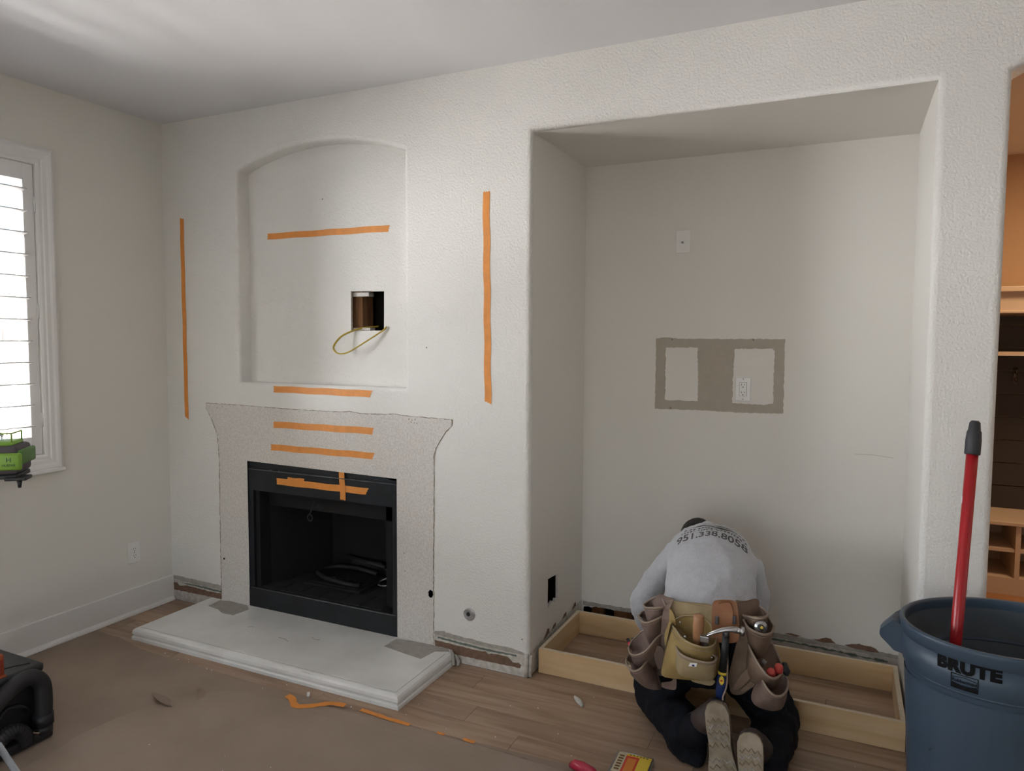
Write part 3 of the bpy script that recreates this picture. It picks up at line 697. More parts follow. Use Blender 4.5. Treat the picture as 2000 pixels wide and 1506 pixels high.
# ------------------------------------------------------------------ tape on the wall
def tape(a, b, w, y, label, grp, seed, n=14, wav=.0012, ends=('z', 'z')):
    rr = random.Random(seed); a = Vector(a); b = Vector(b); t = (b-a).normalized(); nn = Vector((-t.y, t.x)); L = []; R_ = []
    for i in range(n+1):
        p = a+(b-a)*i/n+nn*math.sin(i*1.3+seed)*wav
        l = p+nn*w/2; r = p-nn*w/2
        if i == 0: l = l-t*rr.uniform(0, .008); r = r-t*rr.uniform(0, .008)
        if i == n:
            l = l+t*rr.uniform(0, .01); r = r+t*rr.uniform(-.014, .0)
        L.append((l.x, l.y)); R_.append((r.x, r.y))
    # toothed cut ends
    def teeth(p, q, s):
        out = []; 
        for k in range(1, 6):
            u = k/6; out.append((p[0]+(q[0]-p[0])*u+t.x*s*(.003 if k % 2 else -.002), p[1]+(q[1]-p[1])*u+t.y*s*(.003 if k % 2 else -.002)))
        return out
    pts = L+teeth(L[-1], R_[-1], 1)+R_[::-1]+teeth(R_[0], L[0], -1)
    o = mesh_obj('masking_tape', plate([pts], lambda u, v, d: (u, y-d, v), .0007), M_tape)
    o['label'] = label; o['category'] = 'tape'
    if grp: o['group'] = grp
    return o
G1 = 'orange tape marks on the wall'; G2 = 'orange tape on the black fireplace frame'
tape((.147, 2.200), (.150, 1.078), .030, -.0008, 'tall orange tape strip near the room corner, left of the arched recess', G1, 1, 20)
tape((2.070, 2.188), (2.082, 1.243), .034, -.0008, 'tall orange tape strip right of the arched recess', G1, 2, 20, .002)
tape((.697, 2.086), (1.483, 2.083), .032, .0892, 'orange tape strip inside the arched recess', G1, 3, 16)
tape((.807, 1.267), (1.437, 1.264), .034, -.0008, 'orange tape strip just below the arched recess sill', G1, 4)
tape((.807, 1.077), (1.440, 1.080), .034, -.0018, 'upper orange tape strip on the bare mantel scar', G1, 5)
tape((.788, .954), (1.448, .956), .033, -.0018, 'lower orange tape strip on the bare mantel scar, with a folded right end', G1, 6)
tape((.815, .771), (1.405, .773), .034, .0030, 'horizontal orange tape strip of the cross on the black frame', G2, 7)
tape((.893, .789), (1.000, .791), .022, .0020, 'short orange tape piece stuck over the left of the cross', G2, 8, 6)
tape((1.245, .872), (1.254, .716), .034, .0012, 'short upright orange tape strip of the cross on the black frame', G2, 9, 6)

# ------------------------------------------------------------------ cable, plates, valve
o = mesh_obj('electrical_cable', tube(cr([(1.36, .17, 1.60), (1.30, .11, 1.590), (1.262, .075, 1.574), (1.215, .045, 1.545), (1.182, .03, 1.498), (1.190, .03, 1.472), (1.222, .03, 1.459), (1.275, .035, 1.470), (1.36, .05, 1.518), (1.44, .075, 1.570), (1.462, .085, 1.590), (1.44, .13, 1.60)], 60), .0075, 10, .45), M_cable, None, True)
o['label'] = 'yellow flat electrical cable looping out of the square hole in the wall'; o['category'] = 'cable'
def outlet(name, label, fn, decora, cat='outlet'):
    """fn(u, v, d): u across, v up, d out of the wall"""
    t = thing(name, label, cat, fn(0, 0, 0))
    def mp(vf): return [Vector(fn(v.x, v.z, -v.y)) for v in vf[0]], vf[1]
    P('cover_plate', mp(bevbox(-.035, .035, -.006, 0, -.057, .057, .0025)), M_ivory if decora == 2 else M_white, t)
    if decora == 2:
        P('coax_jack', mp(tube([(0, -.006, -.005), (0, -.016, -.005)], .0055, 8)), M_steel, t, True)
        P('screw', mp(ico((0, -.006, .042), .003, 1)), M_white, t); P('screw', mp(ico((0, -.006, -.042), .003, 1)), M_white, t)
        return t
    if decora:
        P('receptacle_border', mp(join(box(-.0172, .0172, -.0066, -.0062, -.0342, .0342))), M_slot, t)
        P('receptacle', mp(bevbox(-.0163, .0163, -.009, -.005, -.0333, .0333, .001)), M_white, t)
    else:
        for s in (1, -1): P('receptacle', mp(tube([(0, -.005, s*.0195), (0, -.0085, s*.0195)], .0165, 16)), M_white, t)
    for s in (1, -1):
        zc = s*.0185; q = .0092 if decora else .0087
        P('slots', mp(join(box(-.0075, -.0055, -q-.0003, -q+.001, zc-.001, zc+.008), box(.0055, .0075, -q-.0003, -q+.001, zc, zc+.007), tube([(0, -q+.001, zc-.0085), (0, -q-.0003, zc-.0085)], .0028, 8))), M_slot, t)
    for s in ((1, -1) if decora else (0,)): P('screw', mp(ico((0, -.006, s*.049), .0028, 1)), M_caulk, t)
    return t
outlet('wall_outlet', 'white duplex wall outlet low on the left wall above the baseboard', lambda u, v, d: (0+d, -.2475+u, .343+v), False)
outlet('wall_outlet', 'white rectangular outlet inside the grey primer patch of the niche', lambda u, v, d: (3.106+u, D-.001-d, 1.302+v), True)
outlet('cable_cover_plate', 'white blank cover plate with a small jack high on the niche wall', lambda u, v, d: (2.802+u, D-d, 2.026+v), 2, 'wall plate')
t = thing('gas_key_valve', 'round chrome gas key valve plate low on the wall beside the fireplace', 'valve', (1.988, 0, .245))
P('escutcheon', loft([ell((1.988, y, .245), (1, 0, 0), (0, 0, 1), r, r, 24) for y, r in ((-.0005, .030), (-.003, .030), (-.005, .026), (-.0045, .020), (-.007, .014))]), M_steel, t, True)
P('key_socket', join(tube([(1.986, -.006, .247), (1.986, -.0095, .247)], .010, 16), box(1.980, 1.992, -.0105, -.009, .241, .253)), M_slot, t)

# ------------------------------------------------------------------ cabinet base frame on the niche floor
pf = thing('cabinet_base_frame', 'long low birch plywood cabinet base frame lying in the niche', 'cabinet base', (3.05, .33, 0))
PH = .114
def board(name, x0, x1, y0, y1, m):
    P(name, box(x0, x1, y0, y1, .001, PH), m, pf)
    P(name.replace('board', 'edge'), box(x0+.0005, x1-.0005, y0+.0005, y1-.0005, PH, PH+.0006), M_edge, pf)
board('front_board', 2.312, 3.800, .072, .090, M_plat)
board('back_board', 2.312, 3.800, .575, .593, M_plat)
board('side_board', 2.312, 2.330, .0905, .5745, M_platy)
board('side_board', 3.782, 3.800, .0905, .5745, M_platy)
board('cross_board', 3.03, 3.048, .0905, .5745, M_platy)
POCKETS=[('pouch_leather',[(2.872,-0.22,0.512),(2.896,-0.268,0.521),(2.931,-0.305,0.538),(2.959,-0.305,0.544),(2.974,-0.268,0.536)],[(2.872,-0.22,0.512),(2.886,-0.183,0.519),(2.904,-0.183,0.532),(2.933,-0.195,0.545),(2.974,-0.268,0.536)],[(2.887,-0.232,0.481),(2.898,-0.256,0.463),(2.913,-0.268,0.454),(2.94,-0.268,0.463),(2.962,-0.256,0.479)]),('pouch_leather',[(2.859,-0.232,0.47),(2.882,-0.293,0.478),(2.912,-0.329,0.487),(2.943,-0.329,0.502),(2.968,-0.281,0.508)],[(2.859,-0.232,0.47),(2.865,-0.207,0.479),(2.881,-0.207,0.487),(2.923,-0.232,0.507),(2.968,-0.281,0.508)],[(2.876,-0.232,0.428),(2.898,-0.268,0.412),(2.913,-0.281,0.388),(2.937,-0.281,0.398),(2.957,-0.268,0.427)]),('pouch_leather',[(2.824,-0.244,0.342),(2.851,-0.317,0.354),(2.887,-0.366,0.373),(2.927,-0.378,0.405),(2.953,-0.342,0.438),(2.966,-0.293,0.442)],[(2.824,-0.244,0.342),(2.826,-0.207,0.355),(2.845,-0.195,0.376),(2.87,-0.207,0.404),(2.914,-0.232,0.421),(2.966,-0.293,0.442)],[(2.841,-0.244,0.29),(2.864,-0.281,0.29),(2.887,-0.293,0.284),(2.918,-0.293,0.294),(2.946,-0.281,0.311),(2.964,-0.268,0.329)]),('pouch_leather',[(2.822,-0.268,0.304),(2.846,-0.342,0.316),(2.882,-0.39,0.322),(2.911,-0.403,0.341),(2.921,-0.366,0.349),(2.92,-0.317,0.35)],[(2.822,-0.268,0.304),(2.823,-0.244,0.311),(2.838,-0.232,0.305),(2.863,-0.244,0.305),(2.892,-0.268,0.318),(2.92,-0.317,0.35)],[(2.841,-0.268,0.247),(2.873,-0.305,0.246),(2.909,-0.329,0.241),(2.936,-0.329,0.237),(2.956,-0.317,0.234),(2.964,-0.293,0.226)]),('suede',[(3.001,-0.317,0.498),(3.037,-0.378,0.494),(3.071,-0.421,0.487),(3.114,-0.439,0.482),(3.15,-0.427,0.477),(3.171,-0.39,0.478),(3.17,-0.342,0.483)],[(3.001,-0.317,0.498),(3.035,-0.305,0.523),(3.072,-0.305,0.533),(3.118,-0.305,0.531),(3.151,-0.317,0.509),(3.17,-0.342,0.483)],[(2.983,-0.342,0.373),(2.984,-0.378,0.344),(2.995,-0.39,0.325),(3.06,-0.403,0.335),(3.122,-0.403,0.344),(3.172,-0.39,0.355),(3.183,-0.342,0.403)]),('suede_light',[(3.041,-0.403,0.452),(3.054,-0.439,0.451),(3.082,-0.47,0.45),(3.121,-0.476,0.446),(3.161,-0.47,0.443),(3.18,-0.439,0.439),(3.181,-0.403,0.439)],[(3.041,-0.403,0.452),(3.066,-0.403,0.446),(3.093,-0.403,0.444),(3.129,-0.403,0.443),(3.16,-0.403,0.446),(3.181,-0.403,0.439)],[(3.038,-0.403,0.399),(3.048,-0.427,0.378),(3.065,-0.433,0.362),(3.104,-0.433,0.361),(3.145,-0.433,0.362),(3.17,-0.427,0.365),(3.177,-0.415,0.387)]),('pouch_tan',[(3.243,-0.268,0.553),(3.269,-0.317,0.569),(3.298,-0.342,0.577),(3.322,-0.329,0.575),(3.333,-0.268,0.568)],[(3.243,-0.268,0.553),(3.249,-0.22,0.562),(3.274,-0.207,0.581),(3.306,-0.207,0.569),(3.333,-0.268,0.568)],[(3.249,-0.256,0.51),(3.269,-0.268,0.499),(3.298,-0.281,0.502),(3.321,-0.268,0.509),(3.329,-0.256,0.524)]),('pouch_tan',[(3.255,-0.305,0.551),(3.273,-0.342,0.542),(3.3,-0.366,0.538),(3.33,-0.366,0.533),(3.351,-0.329,0.53),(3.354,-0.268,0.531)],[(3.255,-0.305,0.551),(3.283,-0.281,0.555),(3.306,-0.256,0.55),(3.33,-0.232,0.546),(3.354,-0.268,0.531)],[(3.265,-0.293,0.484),(3.278,-0.305,0.448),(3.299,-0.317,0.424),(3.32,-0.305,0.426),(3.338,-0.293,0.458),(3.349,-0.268,0.484)]),('pouch_tan',[(3.275,-0.329,0.475),(3.296,-0.378,0.463),(3.324,-0.409,0.438),(3.351,-0.415,0.412),(3.372,-0.39,0.399),(3.387,-0.329,0.392),(3.385,-0.268,0.395)],[(3.275,-0.329,0.475),(3.301,-0.293,0.451),(3.321,-0.256,0.448),(3.342,-0.22,0.449),(3.361,-0.232,0.427),(3.385,-0.268,0.395)],[(3.267,-0.317,0.391),(3.274,-0.342,0.363),(3.296,-0.354,0.351),(3.322,-0.354,0.342),(3.346,-0.342,0.33),(3.369,-0.317,0.33),(3.381,-0.281,0.334)]),('pouch_leather',[(3.327,-0.378,0.39),(3.339,-0.415,0.385),(3.356,-0.439,0.375),(3.377,-0.439,0.362),(3.398,-0.415,0.357),(3.409,-0.354,0.353),(3.407,-0.293,0.354)],[(3.327,-0.378,0.39),(3.342,-0.342,0.366),(3.36,-0.317,0.355),(3.378,-0.293,0.356),(3.397,-0.281,0.369),(3.407,-0.293,0.354)],[(3.3,-0.366,0.337),(3.295,-0.378,0.31),(3.309,-0.39,0.292),(3.339,-0.39,0.283),(3.371,-0.378,0.279),(3.395,-0.354,0.282),(3.406,-0.317,0.307)])]
PANELS=[('back_panel','pouch_leather',[(2.929,-0.195,0.556),(2.967,-0.232,0.562),(2.998,-0.256,0.563),(2.989,-0.268,0.535),(2.978,-0.281,0.484),(2.983,-0.281,0.397),(2.977,-0.281,0.297),(2.96,-0.268,0.268),(2.933,-0.256,0.265),(2.91,-0.244,0.288),(2.886,-0.22,0.35),(2.874,-0.207,0.419),(2.875,-0.183,0.478),(2.887,-0.171,0.517)]),('side_strap','pouch_leather',[(3.004,-0.287,0.577),(2.995,-0.305,0.548),(2.992,-0.311,0.498),(2.986,-0.311,0.406),(2.978,-0.311,0.31),(2.964,-0.305,0.301),(2.964,-0.305,0.399),(2.964,-0.305,0.491),(2.972,-0.293,0.544)]),('bottom_flap','pouch_leather',[(2.968,-0.305,0.259),(3.009,-0.317,0.28),(3.011,-0.317,0.296),(3.024,-0.317,0.295),(3.026,-0.317,0.265),(3.019,-0.317,0.248),(2.973,-0.305,0.242)]),('suede_back','suede_light',[(2.991,-0.287,0.573),(3.032,-0.293,0.575),(3.089,-0.299,0.581),(3.143,-0.299,0.581),(3.149,-0.305,0.542),(3.14,-0.311,0.486),(3.16,-0.317,0.464),(3.131,-0.317,0.436),(3.058,-0.317,0.445),(3.01,-0.305,0.485),(2.989,-0.293,0.53)]),('suede_edge','suede',[(2.996,-0.323,0.555),(3.015,-0.336,0.54),(3.025,-0.342,0.501),(3.009,-0.348,0.509),(2.989,-0.342,0.418),(2.982,-0.329,0.455),(2.995,-0.323,0.505)]),('lower_flap','suede_light',[(3.089,-0.366,0.327),(3.167,-0.366,0.338),(3.159,-0.366,0.317),(3.125,-0.366,0.315),(3.092,-0.366,0.318)]),('hammer_holster','brown_leather',[(3.151,-0.336,0.6),(3.159,-0.336,0.613),(3.193,-0.342,0.624),(3.226,-0.336,0.623),(3.235,-0.336,0.61),(3.242,-0.342,0.571),(3.246,-0.342,0.523),(3.242,-0.342,0.485),(3.214,-0.342,0.472),(3.174,-0.342,0.469),(3.156,-0.342,0.491),(3.151,-0.342,0.537)]),('holster_tab','brown_leather',[(3.174,-0.35,0.609),(3.216,-0.35,0.616),(3.223,-0.354,0.541),(3.171,-0.354,0.532)]),('side_panel','pouch_tan',[(3.223,-0.275,0.606),(3.253,-0.262,0.603),(3.285,-0.232,0.606),(3.298,-0.22,0.589),(3.289,-0.244,0.545),(3.274,-0.287,0.539),(3.275,-0.317,0.471),(3.309,-0.336,0.422),(3.345,-0.342,0.377),(3.322,-0.342,0.354),(3.288,-0.336,0.32),(3.257,-0.329,0.289),(3.225,-0.323,0.282),(3.213,-0.317,0.305),(3.209,-0.317,0.332),(3.23,-0.311,0.447),(3.245,-0.305,0.522),(3.233,-0.293,0.571)]),('tool_loop','pouch_tan',[(3.254,-0.348,0.368),(3.285,-0.354,0.403),(3.303,-0.36,0.395),(3.28,-0.36,0.357),(3.251,-0.354,0.319),(3.231,-0.348,0.317)]),('tool_loop','pouch_tan',[(3.282,-0.348,0.345),(3.313,-0.354,0.376),(3.317,-0.36,0.365),(3.293,-0.354,0.335),(3.263,-0.348,0.307),(3.256,-0.348,0.313)]),('tool_loop','pouch_leather',[(2.941,-0.329,0.393),(2.962,-0.323,0.406),(2.977,-0.317,0.387),(2.975,-0.315,0.331),(2.959,-0.32,0.318),(2.948,-0.329,0.351)])]
WOODH=[(3.113,-0.378,0.557),(3.107,-0.366,0.458)]
METALT=[(3.138,-0.39,0.495)]
HAMMER={'head':[(3.146,-0.409,0.513),(3.167,-0.415,0.528),(3.194,-0.415,0.542),(3.222,-0.409,0.549),(3.247,-0.403,0.549)],'face':[(3.243,-0.403,0.547),(3.268,-0.396,0.544)],'handle':[(3.21,-0.403,0.524),(3.206,-0.397,0.458),(3.199,-0.384,0.384)],'band':[(3.2,-0.384,0.386),(3.199,-0.384,0.376)],'grip':[(3.199,-0.384,0.376),(3.192,-0.366,0.313),(3.186,-0.348,0.229)],'label':[(3.2,-0.409,0.363)]}
TAPEM=[(3.319,-0.348,0.553)]
PLIERS=[(3.356,-0.378,0.415),(3.357,-0.342,0.374),(3.379,-0.342,0.421),(3.376,-0.317,0.377)]
CLIP=[(3.394,-0.293,0.398),(3.401,-0.293,0.386)]
BLADE=[(3.336,-0.366,0.444),(3.323,-0.366,0.423)]
MARKER=[(2.792,-0.146,0.333),(2.804,-0.159,0.323),(2.817,-0.171,0.309),(2.817,-0.159,0.346),(2.829,-0.171,0.328)]
CORD=[(3.21,-0.378,0.506),(3.216,-0.39,0.412),(3.216,-0.403,0.344),(3.205,-0.403,0.302),(3.211,-0.415,0.285)]
RIVETS=[(3.078,-0.442,0.508),(3.035,-0.32,0.507),(3.172,-0.36,0.553),(3.23,-0.354,0.561),(3.078,-0.415,0.424),(3.166,-0.415,0.439)]
TAG=[(3.101,-0.486,0.427),(3.106,-0.486,0.44),(3.13,-0.486,0.443),(3.127,-0.486,0.43)]

# ------------------------------------------------------------------ kneeling man
man = thing('person', 'man in grey long-sleeved shirt and black trousers kneeling bent over the plywood base', 'person', (3.10, -.18, 0))
SP = [((3.115,-.175,.38),.178,.110),((3.108,-.15,.44),.176,.120),((3.098,-.06,.52),.176,.122),((3.083,.04,.59),.178,.126),((3.066,.13,.635),.176,.122),((3.045,.21,.652),.158,.106),((3.03,.265,.645),.090,.08)]
SP = [(c, a, b) for c, a, b in SP]
def arm(pts, rad, n=12): return tube(cr(pts, 16), [rad[min(int(i/15*(len(rad)-1)), len(rad)-1)]*(1-((i/15*(len(rad)-1)) % 1))+rad[min(int(i/15*(len(rad)-1))+1, len(rad)-1)]*((i/15*(len(rad)-1)) % 1) for i in range(16)], n)
LA = [(2.93,.17,.615),(2.855,.13,.52),(2.80,.06,.425),(2.795,.13,.33),(2.80,.20,.235)]
RA = [(3.20,.17,.61),(3.238,.15,.52),(3.25,.11,.43),(3.245,.19,.34),(3.235,.28,.25)]
def hand(wrist, d, palmn, m=1):
    """palm + four fingers + thumb, slightly curled; d = pointing direction, palmn = palm normal"""
    w = Vector(wrist); d = Vector(d).normalized(); pn = Vector(palmn); pn = (pn-d*pn.dot(d)).normalized(); s = d.cross(pn)*m
    out = [loft([ell(w+d*t, s, pn, a, b, 12) for t, a, b in ((-.02,.026,.02),(.01,.030,.019),(.05,.040,.018),(.085,.042,.015),(.097,.036,.010))])]
    for k, (o_, L) in enumerate(((.031, .072), (.011, .082), (-.010, .076), (-.030, .060))):
        a = w+d*.078+s*o_; k1 = a+d*L*.45+pn*.004; k2 = a+d*L*.78+pn*.022; k3 = a+d*L*.92+pn*.042
        out.append(tube([a, k1, k2, k3], [.0095, .009, .0082, .007], 8))
    a = w+d*.018+s*.030; out.append(tube([a, a+s*.026+d*.022+pn*.008, a+s*.038+d*.048+pn*.018, a+s*.036+d*.068+pn*.028], [.012, .0115, .010, .008], 8))
    return out
hc = Vector((2.965, .380, .602)); hd = Vector((-.10, .86, .10)).normalized(); hf = Vector((0, .12, -1)); hf = (hf-hd*hf.dot(hd)).normalized(); hsd = hd.cross(hf)
head = loft([ell(hc+hd*t+hf*f, hsd, hf, a, b, 20) for t, f, a, b in ((-.115,.035,.035,.03),(-.10,.030,.052,.058),(-.06,.02,.064,.078),(-.01,.004,.073,.092),(.04,-.004,.075,.096),(.08,-.006,.064,.082),(.105,-.008,.040,.052),(.115,-.008,.015,.02))])
nose = loft([ell(hc+hd*t+hf*f, hsd, hf, a, b, 10) for t, f, a, b in ((-.045,.098,.017,.010),(-.038,.106,.016,.014),(-.015,.098,.010,.012),(.012,.088,.008,.008))])
mouth = [ell(hc+hd*t+hf*.092, hsd, hf, a, .006, 10) for t, a in ((-.076, .016), (-.070, .026), (-.064, .016))]
neck = tube([Vector((3.045,.20,.655)), Vector((3.02,.27,.655)), hc-hd*.07-hf*.02], [.062, .058, .056], 16)
ears = [ico(hc+hsd*s*.076+hf*.0-hd*.005, .03, 2, (.3, .8, .8)) for s in (1, -1)]
LEG_L = [(3.03,-.17,.36),(2.965,-.10,.22),(2.885,-.045,.095),(2.975,-.18,.085),(3.085,-.335,.105),(3.10,-.345,.115)]
LEG_R = [(3.20,-.19,.38),(3.28,-.10,.22),(3.345,-.02,.095),(3.355,-.20,.085),(3.335,-.38,.10),(3.33,-.40,.11)]
bodyv = [body_loft([(c, a-.022, b-.022) for c, a, b in SP]), head, nose, loft(mouth), neck]+ears
bodyv += [arm(LA, [.050,.045,.040,.036,.028]), arm(RA, [.050,.045,.040,.036,.028])]
bodyv += hand((2.80,.215,.215), (.10,.35,-.75), (.75,.1,.2), 1)+hand((3.245,.295,.235), (-.08,.35,-.75), (-.75,.1,.2), -1)
bodyv += [arm(LEG_L, [.08,.065,.055,.05,.036,.026]), arm(LEG_R, [.08,.065,.055,.05,.036,.028])]
blend('body', bodyv, .0055, M_skin, man, 3)
for s in (1, -1):
    P('eye', ico(hc+hsd*s*.031+hf*.082+hd*.008, .012, 2), M_white, man, True)
def fold(sc, amp, ax=(1, 1, 1), seed=0):
    return lambda c: amp*(noise.noise(Vector((c.x*sc*ax[0]+seed, c.y*sc*ax[1], c.z*sc*ax[2])))+.5*noise.noise(Vector((c.x*sc*2.3*ax[0], c.y*sc*2.3*ax[1]+seed, c.z*sc*2.3*ax[2]))))
shirtv = [body_loft(SP), arm(LA, [.068,.058,.056,.052,.038]), arm(RA, [.068,.058,.054,.050,.038]), tube([Vector((3.04,.21,.655)), Vector((3.02,.275,.656))], [.085, .064], 18)]
shirt = blend('shirt', shirtv, .008, M_shirt, man, 14, (lambda f, g: (lambda c: f(c)+g(c)))(fold(13, .007, (1, 1, 1.3), 3), fold(34, .0022, (1.6, .7, 1), 5)))
pel = body_loft([((3.115,-.165,.25),.13,.075),((3.115,-.175,.31),.165,.098),((3.113,-.175,.375),.178,.108),((3.11,-.165,.42),.175,.115)])
trv = [pel, arm(LEG_L[:5], [.115,.102,.088,.083,.078]), arm(LEG_R[:5], [.115,.102,.088,.083,.080]),
       loft([ell((3.065,-.30,z), (.77,-.64,0), (.64,.77,0), a, b, 16) for z, a, b in ((.006,.085,.055),(.03,.09,.06),(.10,.085,.062),(.15,.06,.05))]),
       loft([ell((3.352,-.37,z), (.1,-1,0), (1,.1,0), a, b, 16) for z, a, b in ((.006,.085,.062),(.03,.09,.066),(.10,.085,.066),(.15,.06,.05))])]
blend('trousers', trv, .009, M_pants, man, 7, (lambda f, g: (lambda c: f(c)+g(c)))(fold(11, .015, (1, 1, 1), 8), fold(26, .005, (1, .6, 1), 2)))
hair = [loft([ell(hc+hd*t+hf*(f-.010), hsd, hf, a, b, 20) for t, f, a, b in ((-.05,-.03,.062,.062),(-.01,-.022,.078,.080),(.04,-.016,.081,.090),(.08,-.012,.071,.082),(.108,-.008,.046,.056),(.121,-.008,.018,.022))])]
blend('hair', hair, .006, M_hair, man, 4)
P('cap', loft([ell(hc+hd*t+hf*f+hsd*-.040, hsd, hf, a, b, 20) for t, f, a, b in ((-.05,-.050,.040,.050),(.0,-.052,.050,.062),(.04,-.046,.050,.060),(.075,-.040,.038,.046))]), M_cap, man, True)
# shirt print, laid over the upper back
dg = bpy.context.evaluated_depsgraph_get(); dg.update()
bv = BVHTree.FromPolygons([v.co.copy() for v in shirt.data.vertices], [tuple(p.vertices) for p in shirt.data.polygons])
def on_shirt(vf, name, base, right, upv, nrm, mat_=M_ink, lift=.0012):
    V = []
    for v in vf[0]:
        p = Vector(base)+right*v.x+upv*v.y; q = p+nrm*.25
        h = bv.ray_cast(q, -nrm)
        V.append((h[0]+nrm*lift) if h[0] is not None else p)
    return P(name, (V, vf[1]), mat_, shirt)
upd = Vector((-.09, .87, .42)).normalized(); rgt = Vector((1, .09, .05)); rgt = (rgt-upd*rgt.dot(upd)).normalized(); nn = rgt.cross(upd).normalized()
def arc(vf, R):
    out = []
    for v in vf[0]:
        a = v.x/R; out.append(Vector(((R+v.y)*math.sin(a), (R+v.y)*math.cos(a)-R, 0)))
    return out, vf[1]
tb = Vector((3.076, .075, .735))
def fold_t(vf, k): # droop to the sides
    return [Vector((v.x, v.y-k*v.x*v.x, 0)) for v in vf[0]], vf[1]
on_shirt(fold_t(text_vf('951.338.8058', .052, sub=3, bold=.0009), 1.2), 'phone_number', tb, rgt, upd, nn)
def bar(x0, x1, y, h0, h1, n=18):
    V = []; 
    for i in range(n+1):
        x = x0+(x1-x0)*i/n; h = h0+(h1-h0)*math.sin(PI*i/n); V += [Vector((x, y-h/2, 0)), Vector((x, y+h/2, 0))]
    return V, [[2*i, 2*i+2, 2*i+3, 2*i+1] for i in range(n)]
def words(y, x0, x1, seed, h=.012):
    r = random.Random(seed); x = x0; o = []
    while x < x1:
        w = r.uniform(.006, .012); o.append(bar(x, x+w, y+r.uniform(-.001, .001), h*.5, h*.9, 2)); x += w+r.uniform(.002, .005)+(.008 if r.random() < .2 else 0)
    return join(*o)
on_shirt(fold_t(words(.036, -.125, .130, 1), 1.2), 'small_print', tb, rgt, upd, nn)
on_shirt(fold_t(words(.056, -.115, .125, 2), 1.2), 'small_print', tb, rgt, upd, nn)
on_shirt(fold_t(join(bar(-.02, .095, .080, .002, .020), bar(-.09, -.005, .076, .002, .010), bar(.0, .08, .102, .002, .008)), 1.0), 'printed_emblem', tb, rgt, upd, nn)
# boots
def boot(heel, toe, side, toe_off):
    heel = Vector(heel); toe = Vector(toe); d = (toe-heel); L = d.length; d.normalize()
    s = Vector((1, 0, 0)); s = (s-d*s.dot(d)).normalized(); nrm = s.cross(d)           # nrm: out of the tread
    if nrm.y > 0: nrm = -nrm
    b = thing_part('boot', man)
    prof = [(0, .0), (.004, .020), (.014, .032), (.035, .040), (.08, .0405), (.13, .037), (.17, .040), (.21, .048), (.245, .050), (.275, .042), (.292, .026), (.30, 0)]
    k = L/.30
    def outline(g, z, bend=0):
        pts = []
        for t, w in prof: pts.append((t, w))
        loop = [(t, w) for t, w in pts]+[(t, -w) for t, w in pts[-2:0:-1]]
        return [heel+d*((t-.15)*g+.15)*k+s*(w*g+toe_off*max(0, (t-.1))*.5)+nrm*z for t, w in loop]
    sole = P('sole', loft([outline(.97, -.030), outline(1.0, -.026), outline(1.0, -.006), outline(.985, 0)]), M_sole, b)
    def at(t, w): return heel+d*t*k+s*(w+toe_off*max(0, t-.1)*.5)
    def zig(t0, width, n, amp, r, m, name='tread'):
        pts = []
        for i in range(n+1):
            w = -width+2*width*i/n; t = t0+(amp if i % 2 else 0)-.010*math.cos(w/width*PI/2)
            pts.append(at(t, w)+nrm*.0005)
        P(name, tube(pts, r, 4, .7), m, sole)
    for t0, m in ((.060, M_tread), (.078, M_treadd), (.098, M_tread), (.118, M_treadd), (.138, M_tread), (.185, M_treadd), (.205, M_tread), (.225, M_treadd), (.248, M_tread)):
        wd = .034 if t0 < .15 else .042
        zig(t0, wd, 7, .012, .0032, m)
    # upper
    ring = []
    for t, w, h in ((.004,.026,.03),(.02,.036,.075),(.06,.038,.095),(.11,.036,.085),(.16,.038,.065),(.21,.044,.055),(.255,.042,.045),(.285,.028,.03),(.295,.012,.018)):
        c = at(t, 0)-nrm*(.026); r = []
        for q in range(16):
            a = 2*PI*q/16; hh = -math.sin(a) ; 
            r.append(c+s*w*math.cos(a)*1.0-nrm*(h*max(0, math.sin(a))-.004*max(0, -math.sin(a))))
        ring.append(r)
    P('upper', loft(ring), M_boot, b, True)
    return b, at, nrm
def thing_part(name, parent):
    o = bpy.data.objects.new(name, None); o.empty_display_size = .03; COL.objects.link(o); o.parent = parent; o.location = -parent.location; return o
def PB(*a): return None
_P = P
bt, at_l, n_l = boot((3.188, -.452, .303), (3.232, -.505, .006), 1, .05)
P('shaft', tube([at_l(.03, 0)-n_l*.05, Vector((3.155, -.39, .21)), Vector((3.105, -.34, .14))], [.040, .046, .050], 14), M_boot, bt, True)
P('laces', tube([at_l(.10, -.02)-n_l*.105, at_l(.11, .0)-n_l*.112, at_l(.12, .02)-n_l*.105, at_l(.13, .03)-n_l*.10], .003, 6), M_rim, bt, True)
P('sock', tube([(3.05,-.30,.10), (3.085,-.335,.115), (3.115,-.365,.15), (3.13,-.38,.18)], [.055,.060,.056,.045], 14), M_pants, bt, True)
bt, at_r, n_r = boot((3.308, -.520, .262), (3.336, -.640, .004), 1, .0)
P('shaft', tube([at_r(.03, 0)-n_r*.05, Vector((3.318, -.44, .18)), Vector((3.335, -.38, .12))], [.042, .046, .05], 14), M_boot, bt, True)

